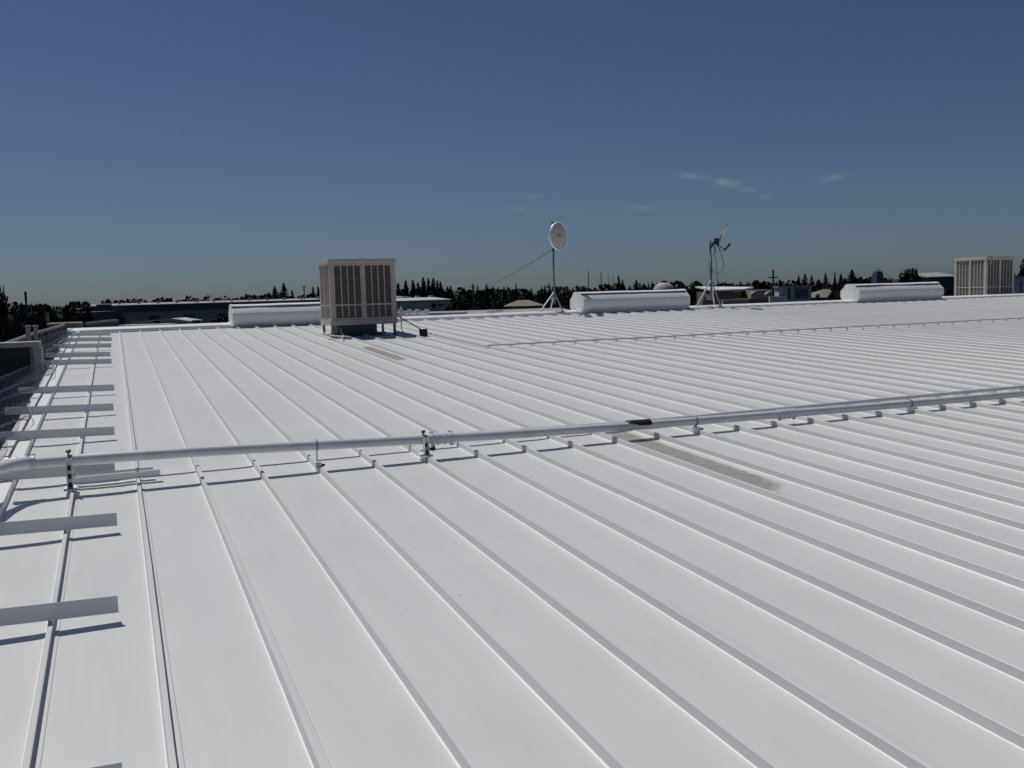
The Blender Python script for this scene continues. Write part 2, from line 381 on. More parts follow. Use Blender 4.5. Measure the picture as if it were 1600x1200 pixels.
for xc in (-.71, 2.53, 6.2, 10.05, 13.9):
    c = MB(); x = xc if xc > -.6 else -.6
    d = (ppt(x+.05)-ppt(x)).normalized(); o = ppt(x) + d*(xc-x)
    if xc < -.6: o = ppt(-.6)+Vector((xc+.6, .005, .003))
    c.tube([o-d*.10, o+d*.10], RP+.006, 20)
    for s in (-.085, -.03, .03, .085):
        c.tube([o+d*(s-.011), o+d*(s+.011)], RP+.013, 20)
    for s in (-.085, .085):
        for a in (70, 250): 
            q = o+d*s+Vector((0, math.cos(math.radians(a)), math.sin(math.radians(a))))*(RP+.018); c.tube([q-d*.02, q+d*.02], .006, 6)
    c.build('coupling', PIPEW, pipe, smooth=True, auto=40)
wr = MB(); i0 = 0; xs = np.linspace(4.36, 4.60, 9)
for k, x in enumerate(xs):
    lo = 5 + 45*max(0, (4.48-x)/.12); hi = 205
    for j in range(15):
        a = math.radians(lo+(hi-lo)*j/14); p = ppt(x); wr.v.append((p.x, p.y-math.cos(a)*(RP+.005), p.z+math.sin(a)*(RP+.007)))
for k in range(8):
    for j in range(14): i = k*15+j; wr.f.append((i, i+15, i+16, i+1))
w_ = wr.build('rubber_wrap', BLACK, pipe, smooth=True); w_['label'] = 'dark rubber wrap on the pipe'
so = w_.modifiers.new('solid', 'SOLIDIFY'); so.thickness = .008; so.offset = 1
# thinner line hidden behind the pipe
def qpt(x): z = np.interp(x, [-.8, .5, 1.6, 3, 4.7, 17], [.168, .163, .132, .098, .072, .071]); y = 7.97+.5*z; return Vector((x, y, roofz(y)+z))
b = MB(); b.tube([Vector((-1.25, 7.6, roofz(7.6)+.02)), Vector((-1.1, 7.9, roofz(7.9)+.12))]+[qpt(x) for x in np.arange(-.8, 17.01, .6)], .023, 14)
o = b.build('conduit', PIPEW, loc=(2.4, 8.0, roofz(8)), smooth=True); tag(o, 'thinner second pipe running close behind the long painted pipe', 'pipe')

def support(x, kind, label):
    p = ppt(x); zr = roofz(p.y)+.0475
    t = thing('pipe_support', (x, p.y, zr), label, 'pipe support', 'supports under the long pipe')
    b = MB(); pz_ = p.z
    if kind[:4] == 'post':
        yb = p.y - RP - .035; top = pz_+.02; xx = x; fz = roofz(yb)+.0475
        b.box(xx-.021, xx-.017, yb-.02, yb+.02, fz-.03, top); b.box(xx+.017, xx+.021, yb-.02, yb+.02, fz-.03, top); b.box(xx-.021, xx+.021, yb+.016, yb+.02, fz-.03, top)
        b.box(xx-.045, xx+.045, yb-.05, yb+.14, fz, fz+.008)
        b.build('strut_post', WHITE, t)
        h = MB()
        nh = max(2, int((top-fz)/.062))
        for k in range(nh): zc = fz+.035+k*(top-fz-.04)/nh; h.obox((xx, yb+.0135, zc), Vector((1, 0, 0)), Vector((0, 1, 0)), Vector((0, 0, 1)), .011, .002, .018)
        h.build('slot', BLACK, t)
    else:
        b.box(x-.022, x+.022, p.y-.07, p.y+.03, zr-.02, zr+.02); b.tube([(x, p.y, zr), (x, p.y, pz_-RP)], .007, 8)
        b.build('clamp_block', WHITE, t)
        k = MB()
        k.tube([(x+.022, p.y-.055, zr), (x+.05, p.y-.055, zr)], .011, 8)
        k.build('clamp_bolt', BLACK, t)
    rg = MB(); pts = [(x, p.y+math.cos(a)*(RP+.006), p.z+math.sin(a)*(RP+.006)) for a in np.linspace(0, 2*math.pi, 25)]
    rg.tube(pts, .006, 6); rg.build('pipe_ring', GREYM, t, smooth=True)
    if kind[:4] == 'post':
        kn = MB(); yk = p.y
        kn.tube([(x, yk, p.z+RP), (x, yk, p.z+RP+.022)], .006, 8)
        kn.tube([(x, yk, p.z+RP+.014), (x, yk, p.z+RP+.02), (x, yk, p.z+RP+.034), (x, yk, p.z+RP+.04)], [.008, .019, .019, .01], 10); kn.build('rod_knob', DARKM, t, smooth=True, auto=40)
        bb = MB()
        for zc in (pz_-.075, pz_-.13): 
            if zc > zr+.02 and kind == 'post': bb.tube([(x+.02, p.y-RP-.035, zc), (x+.05, p.y-RP-.035, zc)], .014, 8); bb.tube([(x+.05, p.y-RP-.035, zc), (x+.075, p.y-RP-.035, zc+.004)], .02, 8)
        if bb.v: bb.build('clamp_bolt', BLACK, t)
support(-.385, 'postleft', 'slotted strut post with a round knob holding the left end of the long pipe')
support(X0+3*PITCHX+.01, 'clip', 'small clamp with black bolts under the pipe between the two slotted posts')
support(X0+5*PITCHX+.01, 'post', 'slotted strut post beside a ringed pipe coupling in the middle of the photo')
support(X0+11*PITCHX+.01, 'clip', 'low pipe clamp on a seam just right of the black rubber wrap')
support(X0+17*PITCHX+.01, 'clip', 'low pipe clamp half hidden beneath the right part of the pipe')
for (yy, zz, lab) in ((7.78, .049, 'front one of two short strut channels lying across the seams under the pipe'), (7.87, .049, 'rear one of two short strut channels lying across the seams under the pipe')):
    t = thing('strut_channel', (-.08, yy, roofz(yy)+zz), lab, 'strut channel', 'short strut channels by the left post')
    b = MB(); z = roofz(yy)+zz; x1 = .25 if yy < 7.8 else .2
    b.box(-.40, x1, yy-.021, yy+.021, z, z+.004); b.box(-.40, x1, yy-.021, yy-.018, z+.004, z+.041); b.box(-.40, x1, yy+.018, yy+.021, z+.004, z+.041)
    b.box(-.40, x1, yy-.021, yy-.010, z+.041, z+.044); b.box(-.40, x1, yy+.010, yy+.021, z+.041, z+.044)
    b.build('channel', GALV if yy > 7.8 else WHITE, t)
    s = MB(); s.tube([(.085, yy, z+.004), (.085, yy, z+.05)], .012, 8); s.tube([(-.372, yy, z+.004), (-.372, yy, z+.05)], .012, 8); s.build('bolt', DARKM, t)

# thin conduit with a right-angle corner further up the slope
b = MB(); yc = 16.4; zc = .0475+.017
def cz(y): return roofz(y)+zc
b.tube([(6.42, 20.2, cz(20.2)-.06), (6.42, 20.2, cz(20.2)+.05), (6.42, 20.05, cz(20.05)+.0), (6.42, 18.4, cz(18.4)), (6.42, 16.62, cz(16.62)), (6.43, 16.5, cz(16.5)), (6.47, 16.43, cz(16.43)), (6.58, yc, cz(yc))]+[(x, yc+.02*math.sin(x), cz(yc)+.004*math.sin(x*1.7)) for x in np.arange(7.5, 45, 1.2)], .017, 10)
o = b.build('conduit', PIPEW, loc=(6.42, 16.4, roofz(16.4)), smooth=True); tag(o, 'thin conduit turning a corner and running along the upper roof below the vents', 'conduit')

# ------------------------------------------------------------------ ridge ventilators
def ridge_vent(u0_, u1_, label, patch=False, drop=0.):
    xa = PY(u0_, 490, 24.6).x; xb = PY(u1_, 480, 24.6).x
    t = thing('ridge_ventilator', ((xa+xb)/2, RIDGE_Y, RIDGE_Z), label, 'roof vent', 'white ridge ventilators')
    zb = RIDGE_Z+.03-drop; c = RIDGE_Y
    body = [(-.27, .02), (-.36, .075), (-.42, .15), (-.441, .20), (-.447, .26), (-.445, .36), (-.43, .395), (-.255, .535), (.255, .535), (.43, .395), (.445, .36), (.447, .26), (.441, .20), (.42, .15), (.36, .075), (.27, .02)]
    def sect(prof, name, m, x0, x1, nseg=1, smooth=True):
        b = MB(); xs = np.linspace(x0, x1, nseg+1); n = len(prof); jz = rng.normal(0, .004, (nseg+1))
        jz[0] = jz[-1] = 0
        for k, x in enumerate(xs): b.v += [(x, c+y, zb+z+jz[k]) for y, z in prof]
        for k in range(nseg):
            for j in range(n): q = (j+1) % n; i = k*n; b.f.append((i+j, i+n+j, i+n+q, i+q))
        b.f += [tuple(range(n)), tuple(nseg*n+j for j in reversed(range(n)))]
        return b.build(name, m, t, smooth=smooth, auto=33)
    sect(body, 'housing', WHITE, xa+.02, xb-.02, 6)
    lid = [(-.25, .565), (-.25, .585), (-.13, .622), (.13, .622), (.25, .585), (.25, .565)]
    sect(lid, 'lid', WHITE, xa, xb, 6)
    b = MB(); b.box(xa+.06, xb-.06, c-.2, c+.2, zb+.53, zb+.57); b.build('throat', DARKM, t)
    for x0, x1 in ((xa-.012, xa+.02), (xb-.02, xb+.012)):
        pr = [(y*1.02, z*1.0+(.005 if z > .3 else -.002)) for y, z in body[:8]] + [(-.255, .592), (-.13, .63), (.13, .63), (.255, .592)] + [(y*1.02, z+(.005 if z > .3 else -.002)) for y, z in body[8:]]
        sect(pr, 'end_plate', WHITE, x0, x1, 1, False)
    f = MB(); f.extrude_x([(c-.36, RIDGE_Z+.052), (c-.27, RIDGE_Z+.14), (c+.27, RIDGE_Z+.14), (c+.36, RIDGE_Z+.052)], xa-.06, xb+.06); f.build('base_flashing', WHITE, t)
    s = MB(); xm = xa+(xb-xa)*.36
    s.tube([(xm, c+y*1.004, zb+z+.001) for y, z in body[1:8]], .006, 5); s.build('joint_band', WHITE, t)
    if patch:
        q = MB(); a = Vector((0, -.43-.003, .395+.004)); bq = Vector((0, -.255-.003, .535+.004))
        for x0, x1, k0, k1 in ((xa+.04, xa+.30, .0, 1.0),):
            p0 = a.lerp(bq, k0); p1 = a.lerp(bq, k1); q.quad((x0+.1, c+p0.y, zb+p0.z), (x1, c+p0.y, zb+p0.z), (x1-.12, c+p1.y, zb+p1.z), (x0, c+p1.y, zb+p1.z))
        o = q.build('bare_patch', GREYM, t); o['label'] = 'bare grey patch in the white paint'
ridge_vent(364, 592, 'white ridge ventilator partly hidden behind the beige evaporative cooler', drop=.065)
ridge_vent(913, 1078, 'white ridge ventilator between the two dish tripods with a bare grey corner patch', True)
ridge_vent(1343, 1474, 'white ridge ventilator furthest right, next to the far evaporative cooler')

# ------------------------------------------------------------------ evaporative coolers
def cooler(name, x0, y0, zbot, w, d, h, m, slm, label, full):
    ztop = zbot+h; zr = roofz(y0) if y0 < RIDGE_Y else RIDGE_Z-(y0-RIDGE_Y)*.0427
    t = thing(name, (x0+w/2, y0+d/2, zr), label, 'evaporative cooler')
    b = MB()                                       # frame: posts, pan, head
    ps = .085
    for xx in (x0, x0+w-ps):
        for yy in (y0, y0+d-ps): b.box(xx, xx+ps, yy, yy+ps, zbot+.12, ztop-.1)
    b.box(x0+.05, x0+w-.05, y0+.05, y0+d-.05, zbot+.16, zbot+.2)
    b.build('cabinet', m, t, bevel=.006)
    c = MB(); c.box(x0-.022, x0+w+.022, y0-.022, y0+d+.022, ztop-.1, ztop-.012); c.box(x0-.01, x0+w+.01, y0-.01, y0+d+.01, ztop-.012, ztop+.006); c.build('top_cover', m, t, bevel=.008)
    pn = MB(); pn.box(x0-.014, x0+w+.014, y0-.014, y0+d+.014, zbot, zbot+.12); pn.build('water_pan', m, t, bevel=.006)
    z0, z1 = zbot+.125, ztop-.105
    # louvred pad frames on each side
    sides = [(Vector((x0+ps, y0, 0)), Vector((1, 0, 0)), Vector((0, -1, 0)), w-2*ps), (Vector((x0, y0+d-ps, 0)), Vector((0, -1, 0)), Vector((-1, 0, 0)), d-2*ps),
             (Vector((x0+w, y0+ps, 0)), Vector((0, 1, 0)), Vector((1, 0, 0)), d-2*ps), (Vector((x0+w-ps, y0+d, 0)), Vector((-1, 0, 0)), Vector((0, 1, 0)), w-2*ps)]
    Z = Vector((0, 0, 1))
    for si, (o, ud, nd, L_) in enumerate(sides):
        npan = 2
        pw = L_/npan
        if npan == 2:
            mu = MB(); mu.obox(o+ud*(L_/2)+nd*(-.012)+Z*((z0+z1)/2), ud, nd, Z, .028, .02, (z1-z0)/2); mu.build('mullion', m, t)
        for k in range(npan):
            a = o+ud*(k*pw+(.0 if k == 0 else .028)); wv = pw-.028
            fr = MB(); H = z1-z0
            def bar(ua, ub, va, vb, dn, th): fr.obox(a+ud*((ua+ub)/2)+Z*(z0+(va+vb)/2)+nd*dn, ud, nd, Z, (ub-ua)/2, th/2, (vb-va)/2)
            bar(0, .028, 0, H, -.02, .03); bar(wv-.028, wv, 0, H, -.02, .03); bar(.028, wv-.028, 0, .035, -.02, .03); bar(.028, wv-.028, H-.035, H, -.02, .03)
            vm = H*.25; bar(.028, wv-.028, vm, vm+.035, -.018, .028)
            cw = (wv-.056)/4
            for q in range(1, 4):
                for va, vb in ((.035, vm), (vm+.035, H-.035)): bar(.028+q*cw-.011, .028+q*cw+.011, va, vb, -.0185, .027)
            f = fr.build('pad_frame', m, t)
            sl = MB()
            for q in range(4):
                ua = .028+q*cw+(.011 if q else 0); ub = .028+(q+1)*cw-(.011 if q < 3 else 0)
                for va, vb in ((.035, vm), (vm+.035, H-.035)):
                    nn = int((vb-va)/(.05 if full else .07)); st = (vb-va)/nn
                    for s in range(nn):
                        v = va+(s+.5)*st; cc = a+ud*((ua+ub)/2)+Z*(z0+v)+nd*(-.028)
                        ax = (nd*.72-Z*.69).normalized(); sl.obox(cc+ud*random.uniform(-.001, .001), ud, ax, ud.cross(ax), (ub-ua)/2, .017, .0016)
            sl.build('louvre_slats', slm, f)
            pd = MB(); pd.obox(a+ud*(wv/2)+Z*(z0+H/2)+nd*(-.06), ud, nd, Z, wv/2-.01, .012, H/2-.01); pd.build('cooling_pad', PAD, f)
    return t, zr
c1, zr = cooler('evaporative_cooler', 4.36, 20.4, HC-.59, 1.49, 1.12, 1.45, BEIGE, SLAT, 'boxy beige evaporative cooler with louvred sides standing on short legs near the left vent', True)
for lx, ly in ((4.385, 20.43), (5.775, 20.43), (4.385, 21.44), (5.775, 21.44)):
    b = MB(); z = roofz(ly); b.box(lx, lx+.05, ly, ly+.006, z, HC-.59); b.box(lx, lx+.006, ly+.006, ly+.05, z, HC-.59); b.box(lx-.03, lx+.09, ly-.03, ly+.09, z-.01, z+.012)
    b.build('leg', mat('grey_leg_steel', (.2, .195, .19), .6, var=.15) if 'grey_leg_steel' not in bpy.data.materials else bpy.data.materials['grey_leg_steel'], c1)
b = MB(); b.box(4.55, 5.45, 20.66, 21.36, roofz(20.66)-.01, HC-.60); b.box(4.47, 5.53, 20.58, 21.44, roofz(20.58), roofz(20.58)+.06); b.build('duct', mat('grey_duct_metal', (.10, .10, .105), .6, var=.2), c1, bevel=.01)
b = MB(); b.box(5.02, 5.14, 20.375, 20.40, HC+.845, HC+.885); b.build('junction_plate', OFFW, c1)
b = MB(); b.tube([(4.6, 20.6, roofz(20.6)+.2), (4.6, 20.5, roofz(20.5)+.08), (4.58, 20.2, roofz(20.2)+.07), (4.45, 19.75, roofz(19.75)+.065), (4.36, 19.45, roofz(19.4)+.065), (4.05, 19.35, roofz(19.3)+.06)], .014, 8); b.build('drain_pipe', WHITE, c1, smooth=True)
b = MB(); b.tube([(4.37, 21.2, HC-.5), (4.28, 21.15, HC-.62), (4.27, 20.9, roofz(20.9)+.07), (4.36, 20.2, roofz(20.2)+.062), (4.62, 19.75, roofz(19.8)+.062)], .012, 8); b.build('water_line', WHITE, c1, smooth=True)
# cable, box and thin vent beside it
b = MB(); b.tube([(5.86, 20.5, HC-.43), (5.93, 20.44, HC-.46), (6.05, 20.25, HC-.56), (6.17, 19.98, HC-.67), (6.27, 19.80, roofz(19.8)+.12)], .012, 8)
o = b.build('power_cable', DARKM, loc=(6.2, 19.8, roofz(19.8)), smooth=True); tag(o, 'dark cable sagging from the beige cooler to a black box', 'cable')
b = MB(); b.box(6.19, 6.34, 19.72, 19.86, roofz(19.8)-.005, roofz(19.8)+.145); b.box(6.18, 6.35, 19.71, 19.87, roofz(19.8)+.145, roofz(19.8)+.16); o = b.build('junction_box', BLACK, loc=(6.27, 19.8, roofz(19.8)), bevel=.008); tag(o, 'small black box on the roof right of the beige cooler', 'box')
q = Vector((6.12, 21.0, roofz(21.0)))
t = thing('vent_pipe', q, 'thin white upright pipe on the roof beside the beige cooler', 'pipe')
b = MB(); b.tube([q, q+Vector((0, 0, .60))], .016, 10); b.build('pipe', WHITE, t, smooth=True)
b = MB(); b.tube([q+Vector((0, 0, -.005)), q+Vector((0, 0, .03)), q+Vector((0, 0, .06))], [.07, .05, .018], 12); b.build('flashing', WHITE, t, smooth=True)
# far cooler beyond the ridge
pc = P(1540, 457, 38.0)
c2, zr2 = cooler('evaporative_cooler', pc.x, pc.y, HC-.80, 1.62, 1.56, 1.75, BEIGE2, mat('brown_slat_paint', (.30, .27, .235), .6, var=.2), 'pale evaporative cooler beyond the ridge at the far right, with brown louvres', False)
for lx in (pc.x+.03, pc.x+1.53):
    for ly in (pc.y+.03, pc.y+1.47):
        b = MB(); b.box(lx, lx+.06, ly, ly+.06, RIDGE_Z-(ly-RIDGE_Y)*.0427-.04, HC-.80); b.build('leg', BEIGE2, c2)
b = MB(); b.tube([(pc.x-.03, pc.y-.05, HC+.96), (pc.x+.14, pc.y-.13, HC+.93), (pc.x+.16, pc.y-.12, HC+.75), (pc.x+.10, pc.y-.06, HC+.66)], .035, 8); b.build('cable_loop', GREYM, c2, smooth=True)

# ------------------------------------------------------------------ dishes
def frame_of(n):
    n = n.normalized(); a = n.cross(Vector((0, 0, 1))).normalized(); return n, a, a.cross(n) if a.cross(n).z > 0 else -a.cross(n)
def tripod(t, top, feet, r, m, bar=True):
    for f in feet: b = MB(); b.tube([top, f], r, 8); b.tube([Vector(f)+Vector((0, 0, -.01)), Vector(f)+Vector((0, 0, .012))], .05, 8); b.build('leg', m, t)
    if bar:
        b = MB(); mids = [Vector(top).lerp(Vector(f), .32) for f in feet]; 
        for i in range(len(mids)): b.tube([mids[i], mids[(i+1) % len(mids)]], r*.7, 6)
        b.build('brace', m, t)
capz = RIDGE_Z+.125
m0 = PY(866, 455, 25.05); mast_x, mast_y = m0.x, 25.05
t = thing('dish_antenna', (mast_x, mast_y, capz), 'round white microwave dish on a slim mast with three splayed legs', 'dish antenna')
b = MB(); b.tube([(mast_x, mast_y, HC-.35), (mast_x, mast_y, HC+2.06)], .028, 10); b.build('mast', SLATE, t, smooth=True)
for z0_, z1_ in ((1.90, 2.08), (1.2, 1.34)):
    b = MB(); b.tube([(mast_x, mast_y, HC+z0_), (mast_x, mast_y, HC+z1_)], .04, 10); b.build('mast_collar', DARKM, t, smooth=True)
fl = PY(845, 488, 24.95); fr_ = PY(880, 488, 24.78)
tripod(t, (mast_x, mast_y, HC+.02), [(fl.x, 24.97, capz), (fr_.x, 24.80, RIDGE_Z+.10), (mast_x+.02, 25.45, RIDGE_Z+.03)], .022, GALV)
n, a, v = frame_of(Vector((.455, -.861, -.03))); cen = PY(872, 368.5, 24.88)
R_ = .40
def revolve(prof, cen, n, a, v, seg=36):
    b = MB()
    for r, h in prof:
        for k in range(seg): th = 2*math.pi*k/seg; b.v.append(tuple(cen+n*h+a*(r*math.cos(th))+v*(r*math.sin(th))))
    for i in range(len(prof)-1):
        for k in range(seg): q = (k+1) % seg; b.f.append((i*seg+k, i*seg+q, (i+1)*seg+q, (i+1)*seg+k))
    return b
b = revolve([(.02, .055), (R_*.5, .045), (R_*.85, .02), (R_*.93, .004)], cen, n, a, v); b.build('radome', DISHW, t, smooth=True)
b = revolve([(R_*.93, .006), (R_*.95, .022), (R_*.985, .024), (R_, .012), (R_, -.035), (R_*.8, -.085), (R_*.4, -.14), (.03, -.16)], cen, n, a, v); b.build('reflector', mat('dish_rim_paint', (.78, .77, .76), .4), t, smooth=True, auto=50)
b = MB(); b.tube([cen-n*.15, cen-n*.24], .05, 10); b.obox(Vector((mast_x, mast_y, cen.z))+n*.02, a, n, v, .05, .06, .09); b.build('mount_bracket', GREYM, t)
b = MB()
def onf(x, y): return cen+a*x+v*y+n*.0585*(1-(x*x+y*y)/.2)+n*.004
s = 1 if a.dot(RT) > 0 else -1
for px, py_, hw, hh in ((-.10, .012, .016, .035), (-.115, -.006, .012, .018), (-.082, -.004, .014, .02), (-.045, -.002, .016, .016), (-.005, -.003, .018, .015), (.035, -.002, .016, .016), (.07, -.004, .012, .015)):
    p_ = onf(s*px, py_); b.obox(p_, a, n, v, hw, .002, hh)
o = b.build('logo', mat('logo_grey', (.16, .16, .165), .6), t)
b = MB(); q = PY(857.5, 372.5, 24.98); b.tube([q-RT*.05, q+RT*.02], .03, 8); b.build('cable_gland', DISHG, t, smooth=True)
# guy cable down to the far pole
w0 = Vector((mast_x, mast_y, HC+1.28)); w1 = P(739, 455.5, 95)
b = MB(); b.tube([w0.lerp(w1, k)-Vector((0, 0, .9*k*(1-k))) for k in [0, .03, .08, .15, .25, .4, .6, .8, 1.0]], .013, 6)
o = b.build('overhead_cable', DARKM, loc=w0, smooth=True); tag(o, 'thin cable slanting down left from the round dish mast to the treeline', 'cable')

m1 = PY(1111, 420, 25.05); mx_, my_ = m1.x, 25.05
t = thing('satellite_dish', (mx_, my_, capz), 'side-on satellite dish with feed arm and looping cables on a grey tripod mast', 'satellite dish')
b = MB(); b.tube([(mx_, my_, HC-.4), (mx_, my_, HC+1.0)], .034, 10); b.tube([(mx_, my_, HC+1.0), (mx_-.03, my_, HC+1.54)], .026, 10); b.build('mast', SLATE, t, smooth=True)
f1 = PY(1089, 478, 24.97); f2 = PY(1126, 481, 24.78); f3 = PY(1118, 474, 25.35)
tripod(t, (mx_, my_, HC+.25), [(f1.x, 24.97, capz), (f2.x, 24.78, RIDGE_Z+.10), (f3.x, 25.4, RIDGE_Z+.03)], .024, GALV, False)
toc = Vector((-mx_, -my_, -1)).normalized()
cd = PY(1129, 366.5, 24.95); n = (RT*.86 - UP*.42 + toc*.25).normalized(); v = (UP*.9+RT*.43); v = (v-n*v.dot(n)).normalized(); a = v.cross(n)
b = revolve([(.01, -.06), (.12, -.052), (.22, -.03), (.30, .0), (.315, .008)], cd, n, a, v); o = b.build('reflector', DISHG, t, smooth=True)
so = o.modifiers.new('solid', 'SOLIDIFY'); so.thickness = .012
b = MB(); pts = [cd+n*.008+a*(.318*math.cos(th))+v*(.318*math.sin(th)) for th in np.linspace(0, 2*math.pi, 33)]; b.tube(pts, .011, 6); b.build('rim', DARKM, t, smooth=True)
mb_ = PY(1118.5, 377.5, 24.98)
b = MB(); b.obox(mb_+RT*.02, RT, UP, fw, .075, .10, .05); b.tube([mb_-RT*.05-UP*.02, Vector((mx_-.01, my_, HC+1.28))], .04, 8); b.tube([mb_+RT*.07, cd-n*.05], .04, 8); b.build('mount_bracket', DARKM, t)
e0 = PY(1120, 382, 24.95); e1 = PY(1133, 390, 24.9); e2 = PY(1140.5, 381.5, 24.9)
b = MB(); b.tube([e0, e1], .017, 8); b.build('feed_arm', DARKM, t)
b = MB(); b.tube([e1-(e2-e1)*.1, e1.lerp(e2, .6), e2], [.035, .028, .04], 10); b.build('feed_horn', DARKM, t, smooth=True)
for pts in (((1121, 383), (1125, 393), (1129, 405), (1131, 414), (1128, 423), (1120, 427), (1114, 423), (1111, 412)), ((1117, 384), (1118, 392), (1117, 400), (1119, 410), (1120, 425), (1121, 440), (1122, 452)),
            ((1133, 391), (1128, 392), (1124, 388), (1120, 384)), ((1113, 378), (1109, 385), (1109, 394), (1111, 398)), ((1114, 400), (1117, 391), (1115, 384)), ((1110, 400), (1107.5, 412), (1110, 425))):
    b = MB(); P3 = [PY(u, v_, 24.98) for u, v_ in pts]; c = []
    for i in range(len(P3)-1):
        p0, p1, p2, p3 = P3[max(i-1, 0)], P3[i], P3[i+1], P3[min(i+2, len(P3)-1)]
        for k in range(4):
            s = k/4; c.append(.5*((2*p1)+(p2-p0)*s+(2*p0-5*p1+4*p2-p3)*s*s+(3*p1-p0-3*p2+p3)*s**3))
    c.append(P3[-1]); b.tube(c, .009, 6); b.build('cable', DARKM, t, smooth=True)

# ------------------------------------------------------------------ left neighbour: parapet and railing
t = thing('parapet_wall', (-4, 17.2, 0), 'dark wall end with pale coping and pale corner pier beside the left roof edge', 'wall')
zt = HC-.555
b = MB(); b.box(-9, -1.27, 17.02, 17.3, 0, zt-.085); b.build('wall_face', DKWALL, t)
b = MB(); b.box(-9, -1.16, 16.97, 17.36, zt-.085, zt); b.build('coping', CONC, t, bevel=.01)
b = MB(); b.box(-1.27, -1.14, 16.99, 17.33, 0, zt-.085); b.build('pier', CONC, t, bevel=.008)
b = MB(); b.box(-1.315, -1.27, 17.0, 17.02, 0, zt-.085); b.build('jamb_strip', WOOD, t)
t = thing('timber_railing', (-1.75, 28, HC-1.6), 'weathered timber railing running away behind the dark wall end', 'railing')
zr_ = HC-.63
b = MB(); b.tube([(-1.85, 18.2, zr_-.02), (-1.78, 24, zr_+.015), (-1.72, 30, zr_), (-1.68, 36.5, zr_-.01)], .045, 6); b.build('top_rail', WOOD, t)
b = MB(); b.box(-1.80, -1.70, 18.2, 36.5, zr_-.62, zr_-.54); b.build('lower_rail', WOOD, t)
for y in (18.3, 19.8, 21.4, 23.0, 24.8, 27, 30, 33, 36.3):
    b = MB(); b.box(-1.83, -1.72, y, y+.1, 0, zr_-.03); b.build('post', WOOD, t)
for u, y, lab in ((43, 20.6, 'left taller pale post rising above the timber railing'), (55, 22.0, 'right taller pale post rising above the timber railing')):
    p_ = PY(u, 510, y); b = MB(); b.box(p_.x-.04, p_.x+.04, y, y+.08, 0, p_.z-.02); b.box(p_.x-.055, p_.x+.055, y-.015, y+.095, p_.z-.02, p_.z+.02)
    o = b.build('fence_post', CONC, loc=(p_.x, y, 0), bevel=.01); tag(o, lab, 'post')
t = thing('neighbour_shed', (-7, 30, 0), 'dark low shed with a thin pale roof edge left of the ridge end', 'shed')
b = MB(); b.box(-14, -2.1, 17.6, 34, 0, HC-1.9); b.build('wall', DKWALL, t)
b = MB(); b.box(-14.2, -1.95, 17.45, 34.2, HC-1.9, HC-1.84); b.build('roof', mat('grey_felt_roof', (.09, .09, .09), .9, var=.3), t)
t = thing('neighbour_shed', (-3, 42, 0), 'small far shed with pale flat roof edge beside the ridge end', 'shed')
pa = P(76, 506.5, 45); pb = P(122, 504.5, 45)
b = MB(); b.box(pa.x, pb.x, pa.y, pa.y+8, 0, pa.z-.1); b.build('wall', BROWN, t)
b = MB(); b.box(pa.x-.1, pb.x+.1, pa.y-.15, pa.y+3, pa.z-.1, pa.z+.02); b.build('roof', WOOD, t)

# ------------------------------------------------------------------ far buildings
def bx(u0_, u1_, vt, D, depth, name, m, parent, zb=0., dz=0.):
    a = P(u0_, vt, D); b_ = P(u1_, vt, D); o = MB()
    d = Vector((RT.x, RT.y, 0)).normalized(); nf = Vector((fw.x, fw.y, 0)).normalized()
    zt_ = (a.z+b_.z)/2+dz; pts = [a, b_, b_+nf*depth, a+nf*depth]
    i = 0; o.v = [(p.x, p.y, zb) for p in pts]+[(p.x, p.y, zt_) for p in pts]
    o.f = [(0, 3, 2, 1), (4, 5, 6, 7), (0, 1, 5, 4), (1, 2, 6, 5), (2, 3, 7, 6), (3, 0, 4, 7)]
    return o.build(name, m, parent)
def base(u, D): p = P(u, 459, D); return (p.x, p.y, 0)

# long grey warehouse: long side parallel to our ridge
A = P(143, 479.5, 300); Yw = A.y; xl = A.x; xr_ = PY(640, 466, Yw).x; zt = HC-.35
t = thing('warehouse', ((xl+xr_)/2, Yw+20, 0), 'long grey warehouse with a dark upper band and pale low roof across the left skyline', 'warehouse')
b = MB(); b.box(xl, xr_, Yw, Yw+45, 0, zt-2.0); b.build('wall', WHWALL, t)
b = MB(); b.box(xl-.2, xr_+.2, Yw-.5, Yw+45.5, zt-2.0, zt); b.build('upper_band', WHBAND, t)
b = MB(); b.extrude_x([(Yw-.9, zt), (Yw-.9, zt+.25), (Yw+22, zt+.85), (Yw+46, zt+.25), (Yw+46, zt)], xl-.4, xr_+.4); b.build('roof', PALEROOF, t)
for k in range(16):
    x = xl+8+k*(xr_-xl-16)/15; b = MB(); b.box(x, x+.8, Yw+8, Yw+8.8, zt+.5, zt+1.35); b.build('roof_vent', PALEROOF, t)
for k in range(9):
    x = xl+6+k*11; b = MB(); b.box(x, x+3.6, Yw-.06, Yw, 0, 4.2); b.build('loading_door', WHBAND, t)
t = thing('warehouse_annex', base(158, 285), 'stepped dark annex at the left end of the long grey warehouse', 'building')
bx(146, 173, 479, 288, 8, 'upper_block', WHBAND, t); bx(150, 166, 475.5, 289.5, 4, 'roof_box', WHBAND, t)
t = thing('dark_shed', base(131, 240), 'small dark shed with a pale roof line left of the long warehouse', 'shed')
bx(118, 146, 488.5, 240, 12, 'wall', WHBAND, t); bx(117, 147, 487.6, 239.5, 13, 'roof', TAN, t, zb=P(131, 488.6, 240).z)
